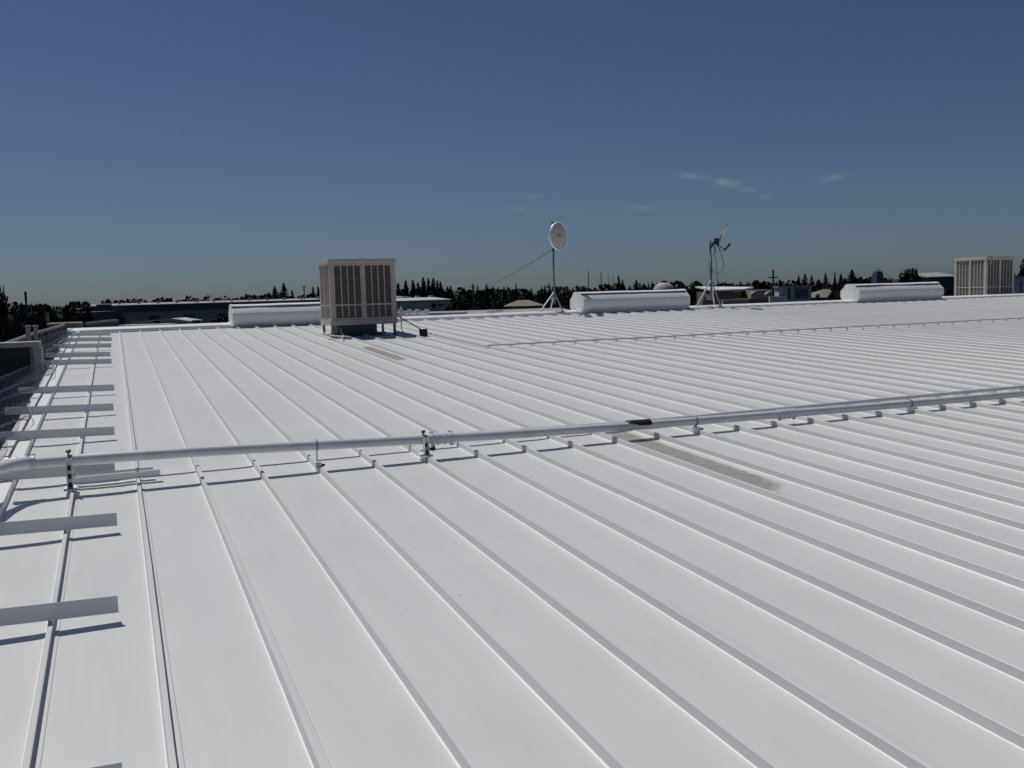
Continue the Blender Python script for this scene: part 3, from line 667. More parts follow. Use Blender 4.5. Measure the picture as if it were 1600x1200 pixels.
# low roofs between ridge and warehouse
t = thing('low_building', base(160, 60), 'low tan walled building with a pale slanting roof edge beyond the left ridge end', 'building')
a = P(134, 505.5, 58); c = P(184, 500.5, 60)
b = MB(); nf = Vector((fw.x, fw.y, 0)).normalized(); zz = min(a.z, c.z)
b.v = [(a.x, a.y, 0), (c.x, c.y, 0), (c.x, c.y+2, 0), (a.x, a.y+2, 0), (a.x, a.y, a.z), (c.x, c.y, c.z), (c.x, c.y+2, c.z-.1), (a.x, a.y+2, a.z-.1)]
b.f = [(0, 1, 5, 4), (1, 2, 6, 5), (2, 3, 7, 6), (3, 0, 4, 7), (4, 5, 6, 7)]; b.build('wall', BROWN, t)
b = MB(); b.tube([a, c], .09, 6); b.build('roof_edge', OFFW, t)
t = thing('low_building', base(270, 62), 'low building with a long grey parapet just over the ridge left of the first vent', 'building')
bx(178, 470, 510.5, 62, 3, 'parapet', WHWALL, t, dz=0); bx(180, 262, 507.4, 64, 2, 'roof_slab', OFFW, t, zb=P(230, 509, 64).z); bx(318, 470, 505.2, 66, 2, 'rear_slab', WHWALL, t, zb=P(400, 508, 66).z)
t = thing('white_gabled_building', base(262, 92), 'white low gabled roof rising behind the grey parapet building', 'building')
a = P(203, 503.0, 92); k1 = P(268, 497.5, 92); c = P(296, 501.5, 92); b = MB(); nf = Vector((fw.x, fw.y, 0)).normalized()
for p_ in (a, k1, c): b.v += [tuple(p_), tuple(p_+nf*4)]
b.f = [(0, 2, 3, 1), (2, 4, 5, 3)]; o = b.build('roof', OFFW, t); so = o.modifiers.new('s', 'SOLIDIFY'); so.thickness = .22
b = MB(); b.v = [(a.x, a.y, 0), (c.x, c.y, 0), tuple(c-Vector((0, 0, .25))), tuple(k1-Vector((0, 0, .25))), tuple(a-Vector((0, 0, .25)))]; b.f = [(0, 1, 2, 3, 4)]; b.build('gable_wall', WHWALL, t)
for u, vt, w, h, lab in ((222, 504.3, 13, 6.5, 'wide black rooftop unit, leftmost on the low roof beyond the ridge'), (245, 500.8, 10.5, 7, 'black rooftop unit right of the widest one on the low roof'),
                         (307, 500.3, 11, 7, 'black rooftop unit just left of the hedge on the low roof'), (334, 498.8, 8, 7, 'narrow black rooftop unit next to the hedge by the first vent')):
    D = 70; p_ = P(u, vt, D); k = D/F; t = thing('rooftop_unit', (p_.x, p_.y, p_.z-h*k), lab, 'rooftop unit', 'black units on the low neighbouring roof')
    x0, x1, y0, y1 = p_.x-w/2*k, p_.x+w/2*k, p_.y, p_.y+.6
    b = MB(); b.box(x0, x1, y0, y1, p_.z-h*k-.9, p_.z-.05); b.build('cabinet', BLACK, t)
    b = MB(); b.box(x0-.03, x1+.03, y0-.03, y1+.03, p_.z-.05, p_.z); b.build('lid', DARKM, t)
t = thing('hedge', base(349, 110), 'dark olive hedge against the long warehouse wall by the first vent', 'hedge')
HEDGE_SPOT = t
# building with the diamond emblem
A = P(612, 467.5, 190); Yb = A.y; x0 = A.x; x1 = PY(704, 468, Yb).x; zt = PY(690, 468, Yb).z
t = thing('emblem_building', ((x0+x1)/2, Yb+8, 0), 'grey sided building with a white roof and dark diamond emblem right of the beige cooler', 'building')
b = MB(); b.box(x0, x1, Yb, Yb+16, 0, zt); wl_ = b.build('wall', mat('grey_corrugated_wall', (.40, .39, .38), .7, var=.15, vscale=.4), t)
b = MB(); xk = PY(688, 465, Yb).x; zk = zt+.55
b.v = [(x0-.3, Yb-.4, zt), (x1+.1, Yb-.4, zt), (xk, Yb+4, zk), (x0-.3, Yb+4, zk), (x0-.3, Yb+16, zt), (x1+.1, Yb+16, zt), (x0-.3, Yb-.4, zt-.18), (x1+.1, Yb-.4, zt-.18)]
b.f = [(0, 1, 2, 3), (3, 2, 5, 4), (1, 5, 2), (6, 7, 1, 0)]; b.build('roof', OFFW, t)
def onwall(u, v_): q = PY(u, v_, Yb-.05); return q
b = MB(); pts = [onwall(677.5, 471.5), onwall(682, 477.5), onwall(677.5, 483.5), onwall(673, 477.5)]; b.quad(*pts); o = b.build('diamond_emblem', BLACK, t)
b = MB()
for u in (684, 686, 688, 690, 692): b.quad(onwall(u, 474.8), onwall(u+1.4, 474.8), onwall(u+1.4, 478.8), onwall(u, 478.8))
b.build('lettering', DARKM, t)
for u in (632, 653, 674):
    b = MB(); q = PY(u, 464.5, Yb+4); b.box(q.x-.4, q.x+.4, q.y, q.y+.8, zk-.3, zk+.35); b.build('roof_vent', OFFW, t)
# neighbour roof directly behind our ridge (right of cooler)
t = thing('neighbour_building', base(760, 50), 'low grey flat roofed neighbour showing just above the ridge right of the beige cooler', 'building')
bx(600, 905, 492.5, 48, 16, 'wall', WHWALL, t); bx(668, 726, 488.6, 50, 3, 'roof_box', PALEROOF, t, zb=P(700, 492, 50).z); bx(690, 740, 491.5, 47.5, 1, 'parapet', WHBAND, t, zb=P(700, 495, 48).z)
t = thing('pipe_rack', base(646, 47), 'white pipe rack with small feet on the neighbouring roof right of the beige cooler', 'pipe rack')
k = 46/F
for v_, ua, ub in ((487.5, 621, 670), (493.0, 621, 668)):
    b = MB(); b.tube([P(ua, v_+.6, 46), P(ub, v_-.4, 46)], .055, 8); b.build('beam', OFFW, t)
for u in (626, 640, 652, 667):
    p_ = P(u, 484, 46); b = MB(); b.box(p_.x-.06, p_.x+.06, p_.y-.06, p_.y+.06, p_.z-9.5*k, p_.z+.02); b.box(p_.x-.1, p_.x+.1, p_.y-.07, p_.y+.07, p_.z-.05, p_.z+.03); b.build('stand', OFFW, t)
t = thing('roof_duct', base(772, 44), 'small bent white duct on the neighbouring roof left of the round dish tripod', 'duct')
b = MB(); b.tube([P(760.5, 492.5, 44), P(760.5, 488, 44), P(762, 486.8, 44), P(786, 486, 44)], .055, 8); b.build('pipe', OFFW, t, smooth=True)
b = MB(); q = P(770, 490, 44.3); b.box(q.x-.08, q.x+.1, q.y, q.y+.1, q.z-.2, q.z+.1); b.build('foot', DARKM, t)
# house roof among the trees
def hip_house(u0_, ur0, ur1, u1_, vr, ve, D, dep, lab, rm, wm):
    a = P(u0_, ve, D); c = P(u1_, ve, D); k1 = P(ur0, vr, D+dep/2); k2 = P(ur1, vr, D+dep/2); nf = Vector((fw.x, fw.y, 0)).normalized()
    t = thing('house', base((u0_+u1_)/2, D), lab, 'house'); ze = (a.z+c.z)/2; zk = max(k1.z, ze+1)
    b = MB(); A2, C2 = a+nf*dep, c+nf*dep
    b.v = [(a.x, a.y, ze), (c.x, c.y, ze), (C2.x, C2.y, ze), (A2.x, A2.y, ze), (k1.x, k1.y, zk), (k2.x, k2.y, zk)]
    b.f = [(0, 1, 5, 4), (1, 2, 5), (2, 3, 4, 5), (3, 0, 4), (0, 3, 2, 1)]; b.build('roof', rm, t)
    d = (c-a).normalized(); b = MB(); q = [a+d*.5+nf*.5, c-d*.5+nf*.5, C2-d*.5-nf*.5, A2+d*.5-nf*.5]
    b.v = [(p_.x, p_.y, 0) for p_ in q]+[(p_.x, p_.y, ze-.02) for p_ in q]; b.f = [(0, 1, 5, 4), (1, 2, 6, 5), (2, 3, 7, 6), (3, 0, 4, 7)]; b.build('wall', wm, t)
    return t
hip_house(787, 809, 826, 852, 470.0, 478.0, 165, 12, 'house with a pale hipped roof among dark trees left of the round dish tripod', SHINGLE, BROWN)
hip_house(1272, 1286, 1296, 1308, 459.5, 464.5, 120, 8, 'small house roof half buried in trees left of the rightmost vent', SHINGLE, BROWN)
# pale silo
p_ = P(1037.5, 459, 120); t = thing('silo', (p_.x, p_.y, 0), 'pale domed silo rising behind the ridge vent between the dishes', 'silo'); R_ = 17.8*120/F; zc_ = P(1037.5, 458, 120).z
b = MB(); b.tube([(p_.x, p_.y, 0), (p_.x, p_.y, zc_)], R_, 28, False); b.build('drum', DISHG, t, smooth=True)
b = MB(); b.tube([(p_.x, p_.y, zc_+R_*.98*math.sin(a_)) for a_ in np.linspace(0, 1.5, 9)], [R_*math.cos(a_) for a_ in np.linspace(0, 1.5, 9)], 28); b.build('dome', mat('speckled_dome', (.40, .40, .40), .7, var=.35, vscale=3), t, smooth=True)
b = MB(); b.tube([(p_.x, p_.y, zc_+R_*.97), (p_.x, p_.y, zc_+R_+.12)], R_*.28, 12); b.build('cap', DARKM, t)
# canopy, shop, grey building
t = thing('canopy_building', base(1140, 135), 'brown flat canopy building with a bright white roof edge behind the satellite dish tripod', 'building')
a = P(1115, 451.0, 122); c = P(1160, 449.0, 130); e = P(1178, 450.8, 140)
b = MB(); zr1 = c.z; nf = Vector((fw.x, fw.y, 0)).normalized(); ring = [a, c, e, a+nf*12]
for dz in (-.42, -.22): b.v += [(q.x, q.y, zr1+dz+(.55 if j == 3 else .25 if j == 2 else 0)) for j, q in enumerate(ring)]
b.f = [(4, 5, 6, 7), (0, 3, 2, 1), (0, 1, 5, 4), (1, 2, 6, 5), (2, 3, 7, 6), (3, 0, 4, 7)]; b.build('canopy_roof', mat('bright_white_edge', (.85, .85, .85), .4), t)
b = MB(); rg = [a.lerp(c, .06)+nf*1.5, c+nf*1.0, e+nf*.5, a+nf*11]
b.v = [(q.x, q.y, 0) for q in rg]+[(q.x, q.y, zr1-.46) for q in rg]; b.f = [(0, 1, 5, 4), (1, 2, 6, 5), (2, 3, 7, 6), (3, 0, 4, 7)]; b.build('wall', BROWN, t)
b = MB(); q0 = P(1144, 453.2, 124.5); q1 = P(1155, 453.0, 126.5); b.quad(q0, q1, q1-Vector((0, 0, .25)), q0-Vector((0, 0, .25))); o = b.build('sign_board', OFFW, t)
so = o.modifiers.new('s', 'SOLIDIFY'); so.thickness = .15
bx(1100, 1120, 463, 128, 4, 'side_wing', BROWN, t); bx(1098, 1180, 467.5, 112, 1, 'low_front', BROWN, t); bx(1130, 1170, 468.8, 110.5, 1, 'front_window', TAN, t)
t = thing('gabled_shop', base(1196, 118), 'tan shop with two curved gable parapets left of the utility pole', 'shop')
bx(1176, 1228, 452.8, 128, 12, 'rear_wall', TAN, t)
for uc in (1184.5, 1207.5):
    b = MB(); pts = [(uc-11, 468), (uc-11, 459.5), (uc-8.5, 458.5), (uc-6.5, 456.3), (uc-3, 455.0), (uc, 454.7), (uc+3, 455.2), (uc+6.5, 457), (uc+8.5, 459.2), (uc+11, 460.2), (uc+11, 468)]
    Q = [P(u, v_, 117) for u, v_ in pts]; nf = Vector((fw.x, fw.y, 0)).normalized(); n = len(Q)
    b.v = [tuple(q) for q in Q]+[tuple(q+nf*1.2) for q in Q]; b.f = [tuple(range(n))]+[(j, j+1, n+j+1, n+j) for j in range(n-1)]; b.build('gable_parapet', TAN, t)
bx(1172, 1220, 466.5, 117.6, 8, 'wall', BROWN, t)
t = thing('glazed_building', base(1240, 90), 'off white building with dark tall windows in grey green frames right of the utility pole', 'building')
bx(1203, 1230, 463.0, 86, .4, 'low_wall', OFFW, t); bx(1217, 1268, 447.8, 90, 1.5, 'wall', mat('pale_grey_wall', (.50, .51, .49), .8, var=.08), t)
bx(1216, 1271, 446.8, 89.6, 1.9, 'roof', GREENF, t, zb=P(1240, 448.3, 90).z)
for ua, ub, va, vb in ((1229.5, 1235.5, 450, 468), (1240.5, 1263.5, 450, 467.5), (1221, 1226, 460, 469)):
    a = P(ua, va, 89.9); c = P(ub, vb, 89.9); b = MB(); nf = Vector((fw.x, fw.y, 0)).normalized()
    q = [P(ua, va, 89.9), P(ub, va, 89.9), P(ub, vb, 89.9), P(ua, vb, 89.9)]; b.quad(*q); w_ = b.build('window', GLASS, t)
    fr = MB()
    for s, e_ in ((0, 1), (1, 2), (2, 3), (3, 0)): fr.tube([q[s]-nf*.05, q[e_]-nf*.05], .055, 6)
    nb = max(1, int((ub-ua)/3.3))
    for k in range(1, nb): x = ua+(ub-ua)*k/nb; fr.tube([P(x, va, 89.85), P(x, vb, 89.85)], .02, 4)
    fr.build('window_frame', GREENF, w_)
for u in (1227.5, 1238, 1265.5):
    b = MB(); a = P(u, 448.5, 89.8); b.box(a.x-.09, a.x+.09, a.y-.08, a.y+.08, 0, a.z); b.build('pilaster', GREENF, t)
# utility poles and masts
def pole(name, u, vt, D, r, lab, cat, arms=(), m=DARKM, group=None, vb=None):
    p_ = P(u, vt, D); t = thing(name, (p_.x, p_.y, 0), lab, cat, group)
    b = MB(); b.tube([(p_.x, p_.y, 0), (p_.x, p_.y, p_.z)], [r*1.25, r], 8); b.build('pole', m, t)
    for (v_, hw, th) in arms:
        c = P(u, v_, D); b = MB(); d = Vector((RT.x, RT.y, 0)).normalized(); b.obox((c.x, c.y, c.z), d, Vector((fw.x, fw.y, 0)).normalized(), Vector((0, 0, 1)), hw*D/F, th*D/F, th*D/F); b.build('crossarm', m, t)
    return t
pole('utility_pole', 1208, 421.5, 110, .105, 'dark wooden utility pole with one crossarm between the tan shop and the glazed building', 'utility pole', ((433.5, 7.5, .9),))
pole('utility_pole', 739, 443.5, 95, .10, 'dark pole in the trees where the slanting cable ends', 'utility pole', ((449, 4, .5),))
t = pole('street_light', 475, 447.5, 330, .16, 'tall light pole with a flat lamp head beside conifers left of the beige cooler', 'light pole', ((448.2, 2.9, .6), (452.5, 1.4, .9)))
pole('street_light', 309, 465.5, 300, .12, 'small lamp post poking above the long warehouse roof', 'light pole', ((466, 1.2, .9),))
p_ = P(39.5, 455.5, 320); t = thing('cell_tower', (p_.x, p_.y, 0), 'dark cell tower monopole with a thick antenna sleeve at the far left', 'tower')
z1 = P(39.8, 470.5, 320).z
b = MB(); b.tube([(p_.x, p_.y, 0), (p_.x, p_.y, z1)], [.5, .3], 8); b.build('pole', DARKM, t)
b = MB(); b.tube([(p_.x, p_.y, z1-.6), (p_.x, p_.y, z1), (p_.x, p_.y, p_.z)], [.3, .36, .42], 10); b.build('antenna_sleeve', DARKM, t)
p_ = P(48.5, 472, 420); t = thing('radio_mast', (p_.x, p_.y, 0), 'faint thin mast right of the dark cell tower', 'mast'); b = MB(); b.tube([(p_.x, p_.y, 0), (p_.x, p_.y, p_.z)], .14, 5); b.build('pole', GREYM, t)
for u, vt, lab in ((919, 424, 'leftmost and tallest of the thin masts above the second vent'), (939, 426, 'second thin mast from the left above the second vent'), (950.3, 429, 'third faint mast above the second vent'), (957.5, 428, 'faint mast just left of the tall conifer above the second vent')):
    p_ = P(u, vt, 900); t = thing('radio_mast', (p_.x, p_.y, 0), lab, 'mast', 'thin radio masts on the skyline')
    r = .42 if u < 945 else .22; b = MB(); b.tube([(p_.x, p_.y, 0), (p_.x, p_.y, p_.z)], r, 5); b.build('pole', TOWERM, t)
# control-tower block
D = 700; p_ = P(1371.5, 424, D); k = D/F; t = thing('tower_block', (p_.x, p_.y, 0), 'distant blue grey tower block with rooftop aerials left of the round dark tree', 'tower')
b = MB(); b.box(p_.x-6.8*k, p_.x+6.8*k, p_.y-5*k, p_.y+5*k, 0, p_.z-3.5*k); b.build('wall', TOWERM, t)
b = MB(); b.box(p_.x-5.2*k, p_.x+5.6*k, p_.y-4*k, p_.y+4*k, p_.z-3.5*k, p_.z); b.build('top_storey', TOWERM, t)
for du, h_ in ((-3, 4.5), (0, 2.5), (4, 5.5)): b = MB(); b.tube([(p_.x+du*k, p_.y, p_.z), (p_.x+du*k, p_.y, p_.z+h_*k)], .3, 5); b.build('aerial', TOWERM, t)
t = thing('pale_roofed_warehouse', base(1472, 260), 'far warehouse with pale roof and dark wall left of the far cooler', 'warehouse')
bx(1452, 1500, 433.5, 260, 25, 'wall', WHBAND, t)
a = P(1451, 432.5, 259); c = P(1501, 431, 259); nf = Vector((fw.x, fw.y, 0)).normalized(); b = MB(); a2 = a+nf*14+Vector((0, 0, 1.15)); c2_ = c+nf*14+Vector((0, 0, 1.3)); b.quad(a, c, c2_, a2)
o = b.build('roof', PALEROOF, t); so = o.modifiers.new('s', 'SOLIDIFY'); so.thickness = .3
t = thing('pale_building', base(1600, 80), 'plain pale wall right of the far cooler at the right frame edge', 'building')
bx(1583, 1660, 431.5, 84, 10, 'wall', OFFW, t); bx(1582, 1661, 430.6, 83.6, 11, 'roof', WHWALL, t, zb=P(1600, 431.6, 84).z)
pole('signpost', 1595, 440.5, 78, .06, 'small dark post in front of the pale wall at the right frame edge', 'post', ((441.5, 1.6, 1.3),))

# ------------------------------------------------------------------ trees
def leaf_quads(b, c, sz, n_=None):
    d = Vector(rng.normal(0, 1, 3)).normalized(); a = d.cross(Vector(rng.normal(0, 1, 3))).normalized(); e = d.cross(a)
    b.quad(c-a*sz-e*sz*.6, c+a*sz-e*sz*.6, c+a*sz*.8+e*sz*.7, c-a*sz*.7+e*sz*.6)
def make_broadleaf(m, seed, nl, flat=.8):
    global rng; old = rng; rng = np.random.default_rng(seed)
    b = MB(); lobes = []
    for k in range(nl):
        th = rng.uniform(0, 6.28); rr = .36*math.sqrt(rng.random()); z = .26+.5*rng.random()*(1-rr)
        lobes.append((Vector((rr*math.cos(th), rr*math.sin(th), z)), rng.uniform(.11, .20)))
    lobes.append((Vector((.05, 0, .8)), .17)); lobes.append((Vector((0, 0, .5)), .33)); lobes.append((Vector((0, .05, .3)), .28))
    for c, r in lobes:
        for k in range(int(1900*r)):
            d = Vector(rng.normal(0, 1, 3)).normalized(); q = c+Vector((d.x, d.y, d.z*flat))*r*(rng.random()**.35)*rng.uniform(.8, 1.12); leaf_quads(b, q, rng.uniform(.016, .036))
    cr = b.build('crown', m); tr = MB(); tr.tube([(0, 0, -.02), (.01, 0, .25), (0, .01, .6)], [.035, .025, .01], 7)
    for k in range(5):
        th = rng.uniform(0, 6.28); tr.tube([(.005, 0, .25+.04*k), (.15*math.cos(th), .15*math.sin(th), .48+.03*k), (.25*math.cos(th), .25*math.sin(th), .6+.03*k)], [.016, .01, .004], 5)
    tk = tr.build('trunk', BARK); rng = old
    for o in (cr, tk): COL.objects.unlink(o)
    return cr.data, tk.data
def make_conifer(seed, wid):
    global rng; old = rng; rng = np.random.default_rng(seed); b = MB()
    nt_ = 19
    for k in range(nt_):
        t = k/(nt_-1); z = .10+.88*t; R = wid*(1-t)**.72*rng.uniform(.68, 1.15)+.02
        for j in range(int(9+13*(1-t))):
            th = rng.uniform(0, 6.28); L_ = R*rng.uniform(.6, 1.1); d = Vector((math.cos(th), math.sin(th), 0))
            for s in np.arange(.15, 1.01, .17):
                c = d*(L_*s)+Vector((0, 0, z-.12*L_*s+rng.normal(0, .008))); leaf_quads(b, c, (.016+.02*(1-t))*(1.25-.5*s))
    cr = b.build('crown', LEAF[2]); tr = MB(); tr.tube([(0, 0, -.02), (0, 0, .95)], [.022, .003], 6); tk = tr.build('trunk', BARK); rng = old
    for o in (cr, tk): COL.objects.unlink(o)
    return cr.data, tk.data
BR = [make_broadleaf(LEAF[0], 21, 15), make_broadleaf(LEAF[1], 22, 20), make_broadleaf(LEAF[0], 23, 11, 1.1), make_broadleaf(LEAF[3], 24, 17), make_broadleaf(LEAF[1], 25, 13)]
CO = [make_conifer(31, .20), make_conifer(32, .15), make_conifer(33, .24), make_conifer(34, .12)]
def tree(kind, u, vt, wpx, D, label, group=None, name=None):
    p_ = P(u, vt, D); h = p_.z; w = wpx*D/F
    cd, tk = (CO if kind == 'c' else BR)[random.randrange(len(CO if kind == 'c' else BR))] if not isinstance(kind, tuple) else (CO if kind[0] == 'c' else BR)[kind[1]]
    k = kind[0] if isinstance(kind, tuple) else kind
    t = thing(name or ('conifer_tree' if k == 'c' else 'broadleaf_tree'), (p_.x, p_.y, 0), label, 'tree', group); t.rotation_euler = (0, 0, random.uniform(0, 6.28))
    wn = w/(.19 if k == 'c' else .98)
    t.scale = (wn, wn, h/(.985 if k == 'c' else .97))
    if group == 'conifer row above the emblem building': t.scale = (wn*1.35, wn*1.35, t.scale[2])
    for nm, me in (('crown', cd), ('trunk', tk)):
        o = bpy.data.objects.new(nm, me); COL.objects.link(o); o.parent = t
    return t
# left edge
tree(('b', 4), 2, 442, 52, 62, 'tall dark tree cut off by the left frame edge')
tree(('b', 0), 106, 474, 42, 105, 'big round dark tree just left of the long warehouse')
tree(('b', 1), 62, 476, 34, 125, 'rounded tree between the cell tower and the big round dark tree')
tree(('c', 1), 33, 475, 12, 140, 'small pointed tree just left of the cell tower')
tree(('b', 4), 26, 484, 44, 100, 'bushy tree below the cell tower at the far left')
tree(('b', 3), 82, 478, 30, 95, 'leafy tree half hidden behind the big round dark tree, on its left')
tree(('b', 0), 137, 475.5, 26, 180, 'dark tree touching the left end of the long warehouse')
for u, vt, w, D in ((10, 506, 70, 52), (48, 500, 70, 60), (86, 496, 64, 66), (118, 492, 44, 100), (30, 494, 60, 75), (66, 488, 50, 84), (20, 492, 60, 58), (50, 490, 60, 90), (84, 486, 50, 88), (100, 486, 50, 80), (124, 484, 34, 130), (8, 482, 46, 72), (36, 486, 50, 105), (118, 497, 50, 75), (60, 508, 70, 56)):
    tree(('b', random.randrange(5)), u, vt, w, D, 'low dark tree in the thicket behind the timber railing', 'thicket behind the timber railing')
# skyline above the warehouse
lab = 'small far treetop peeking over the long warehouse roof'
for kd, u, vt, w in (('c', 168, 471, 5), ('c', 215, 469.5, 5), ('b', 262, 467, 9), ('c', 370, 465.5, 6), ('c', 391, 464, 6), ('c', 398, 463, 7), ('b', 404, 466.5, 8), ('b', 410, 466, 9), ('c', 303, 468, 4)):
    tree(kd, u, vt, w, 430, lab, 'small treetops above the long warehouse')
tree(('b', 0), 187, 470, 14, 420, 'small round tree over the left third of the long warehouse roof')
tree(('b', 1), 246, 464.8, 20, 420, 'largest round tree over the middle of the long warehouse roof')
tree(('b', 3), 294, 467.5, 22, 420, 'flat spreading tree over the warehouse, left of the small lamp post')
tree(('b', 4), 341, 466, 34, 420, 'wide low tree over the warehouse just left of the first vent')
for kd, u, vt, w, l in ((1, 419, 457.5, 9, 'slim conifer at the left of the clump above the first vent'), (0, 429, 448.5, 15, 'second tallest conifer above the first vent'), (0, 443, 443.5, 15, 'tallest conifer above the first vent'),
                        (1, 456, 454, 10, 'short pointed conifer left of the light pole'), (2, 480, 461, 9, 'tiny conifer right of the light pole'), (3, 489, 449, 10, 'columnar conifer left of the beige cooler'), (3, 497, 448, 10, 'conifer half hidden by the left side of the beige cooler')):
    tree(('c', kd), u, vt, w, 380, l, 'conifers above the first vent')
tree(('b', 1), 466, 462, 16, 390, 'low bushy tree at the foot of the light pole'); tree(('b', 0), 432, 463, 30, 395, 'low dark foliage beneath the conifers above the first vent')
# conifer row right of the cooler
for i, (u, vt, w) in enumerate(((622, 443, 11), (634, 439, 10), (645, 438.5, 10), (653, 442, 9), (661, 434, 10), (669, 436, 9), (677, 435, 10), (683, 438.5, 8), (688, 440.5, 9), (699, 448, 8), (704, 447, 7))):
    tree(('c', (1, 3, 3, 1, 3, 1, 3, 1, 1, 0, 1)[i]), u, vt, w, 470+8*(i % 3), ['conifer touching the right side of the beige cooler', 'tall conifer in the dark row above the emblem building', 'tallest conifer in the row, above the emblem'][0 if i == 0 else (2 if i == 4 else 1)] if i < 9 else 'short conifer at the right end of the dark row', 'conifer row above the emblem building')
for u, vt, w in ((628, 450, 26), (648, 448, 40), (676, 447, 44), (692, 450, 24), (704, 455, 30), (660, 446, 30)): tree('b', u, vt, w, 490, 'dark lower foliage filling the conifer row above the emblem building', 'foliage below the conifer row')
# dark wood between emblem building and second vent
lab = 'dark crown in the wood between the emblem building and the second vent'
for u, vt, w, D in ((716, 459, 34, 230), (733, 453.5, 30, 250), (722, 466, 40, 160), (752, 451.5, 30, 260), (750, 463, 46, 150), (776, 456, 36, 240), (780, 466, 44, 200), (803, 455, 30, 260), (823, 453, 32, 260), (846, 452, 34, 250),
                    (868, 451, 30, 260), (874, 461, 40, 140), (889, 453, 26, 260), (900, 460, 34, 150), (905, 455, 30, 240), (842, 464, 40, 190), (925, 455, 36, 280), (960, 453, 40, 280), (1000, 452, 40, 280), (770, 477, 44, 108), (735, 478, 50, 104), (812, 482, 60, 100), (860, 480, 60, 100), (700, 476, 30, 140), (838, 474, 36, 120), (822, 478, 40, 112), (716, 484, 40, 92), (790, 482, 30, 98), (885, 474, 50, 104), (690, 462, 30, 215)):
    tree('b', u, vt, w, D, lab, 'dark wood beyond the ridge')
lab = 'pointed treetop above the dark wood around the slanting cable'
for u, vt, w in ((746, 446, 7), (760, 445, 11), (770.5, 448, 8), (779, 449, 6), (787.5, 448.5, 8), (806, 443.5, 7), (797, 453, 6), (830, 450, 6), (846, 447.5, 5), (851, 447, 5), (858, 442.5, 6), (882, 450, 6), (887, 447, 6), (895, 450, 7)):
    tree('c', u, vt, w, 330, lab, 'pointed treetops above the dark wood')
lab = 'pointed treetop on the skyline above the second vent'
for u, vt, w in ((914, 447, 6), (939.5, 444, 6), (953, 446, 8), (972.5, 438, 7), (984, 445.5, 5), (1000, 441.5, 6), (1007, 444, 5), (1013, 442, 5), (1019, 440.5, 7), (945, 447, 6)):
    tree('c', u, vt, w, 420, lab, 'skyline treetops above the second vent')
tree(('c', 1), 966.5, 432, 10, 420, 'tallest conifer above the second vent, beside the thin masts'); tree(('c', 2), 994, 438, 11, 420, 'broad conifer above the second vent, left of the pale silo')
tree(('b', 0), 1065, 438.5, 32, 380, 'round dark tree right of the pale silo, behind the vent end'); tree(('b', 1), 1085, 437.5, 26, 380, 'round dark tree just left of the satellite dish tripod')
tree(('b', 4), 1072, 456, 44, 150, 'low dark tree filling the gap left of the satellite dish tripod'); tree(('b', 3), 1098, 456, 40, 200, 'dark tree behind the left leg of the satellite dish tripod')
lab = 'small treetop on the skyline between the satellite dish and the utility pole'
for kd, u, vt, w in (('c', 1122.5, 441, 6), ('c', 1133, 441, 9), ('c', 1157, 440, 8), ('b', 1162, 443, 10), ('c', 1171, 442, 5), ('c', 1177, 441, 6), ('c', 1194, 439.5, 7), ('b', 1185, 444, 14), ('b', 1146, 445, 14), ('b', 1200, 443, 12)):
    tree(kd, u, vt, w, 400, lab, 'skyline treetops right of the satellite dish')
tree(('b', 0), 1218, 437.5, 16, 380, 'round treetop just right of the utility pole')
lab = 'low skyline tree above the glazed building'
for u, vt, w in ((1228, 441, 8), (1236, 441.5, 8), (1242, 443, 8)): tree('b', u, vt, w, 380, lab, 'low trees above the glazed building')
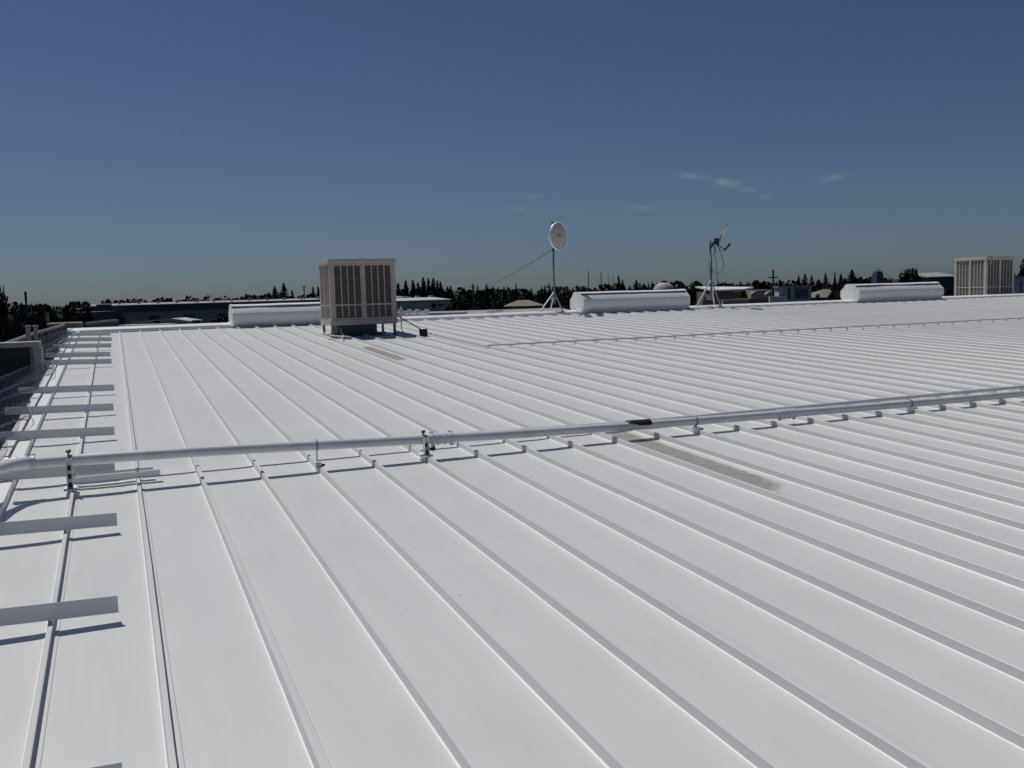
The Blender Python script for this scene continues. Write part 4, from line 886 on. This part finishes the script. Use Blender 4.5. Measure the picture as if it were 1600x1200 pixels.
for i, (u, vt, w, l) in enumerate(((1248, 431.5, 10, 'leftmost pointed conifer above the glazed building'), (1257.5, 428.5, 11, 'second conifer above the glazed building'), (1268.5, 431, 9, 'short conifer right of the pair above the glazed building'), (1290, 427.5, 10, 'conifer in the middle of the clump left of the third vent'),
                                   (1304.5, 426.5, 7, 'slim ragged conifer left of the third vent'), (1314, 428.5, 12, 'stout conifer second from the third vent'), (1331, 422, 15, 'tallest conifer, right above the left end of the third vent'))):
    tree(('c', (0, 2, 2, 0, 3, 0, 2)[i]), u, vt, w, 300, l, 'conifers left of the third vent')
for u, vt, w, D, l in ((1292, 440, 56, 150, 'big leafy olive tree left of the third vent'), (1262, 441.5, 44, 165, 'leafy tree rising behind the glazed building'), (1318, 441, 40, 170, 'dark leafy tree touching the left end of the third vent'), (1300, 453, 50, 105, 'lower bush of olive foliage in front of the leafy trees'), (1278, 456, 34, 102, 'low dark bush beside the glazed building')):
    tree(('b', random.choice((1, 3, 0))), u, vt, w, D, l)
for u, vt, w in ((1280, 435, 22), (1345, 440, 20), (1355, 436, 10), (1390, 436, 14)): tree('b', u, vt, w, 320, 'low far tree behind the third vent', 'low trees behind the third vent')
tree(('b', 1), 1424, 413.5, 92, 110, 'large dark spreading tree behind the right end of the third vent'); tree(('b', 0), 1482, 444, 40, 90, 'dark shrubby tree between the third vent and the far cooler')
tree(('b', 2), 1597, 408, 30, 110, 'tree at the right frame edge behind the pale wall')
tree(('b', 0), 1462, 441, 30, 120, 'dark shrub behind the right end of the third vent')
# hedge
b = MB(); a = P(334, 492.3, 108); c = P(368, 491.5, 108)
for k in range(1500):
    s = rng.random(); q = a.lerp(c, s); leaf_quads(b, Vector((q.x, q.y+rng.uniform(-.6, .6), q.z-abs(rng.normal(0, .06))-rng.random()*2.2)), rng.uniform(.06, .13))
b.build('foliage', LEAF[3], HEDGE_SPOT)
# far continuous belt of trees
b = MB()
for k in range(620):
    u = rng.uniform(-900, 2500); D = rng.uniform(620, 1150); p_ = P(u, 459, D); hh = rng.uniform(7, 13.5); R = rng.uniform(5, 9)
    for j in range(46):
        d = Vector(rng.normal(0, 1, 3)).normalized(); q = Vector((p_.x+d.x*R, p_.y+d.y*R, max(.2, hh*.55+d.z*hh*.45))); leaf_quads(b, q, rng.uniform(1.1, 2.2))
o = b.build('distant_wood', LEAF[0]); tag(o, 'dark continuous belt of far trees along the skyline', 'woodland', None, 'stuff')
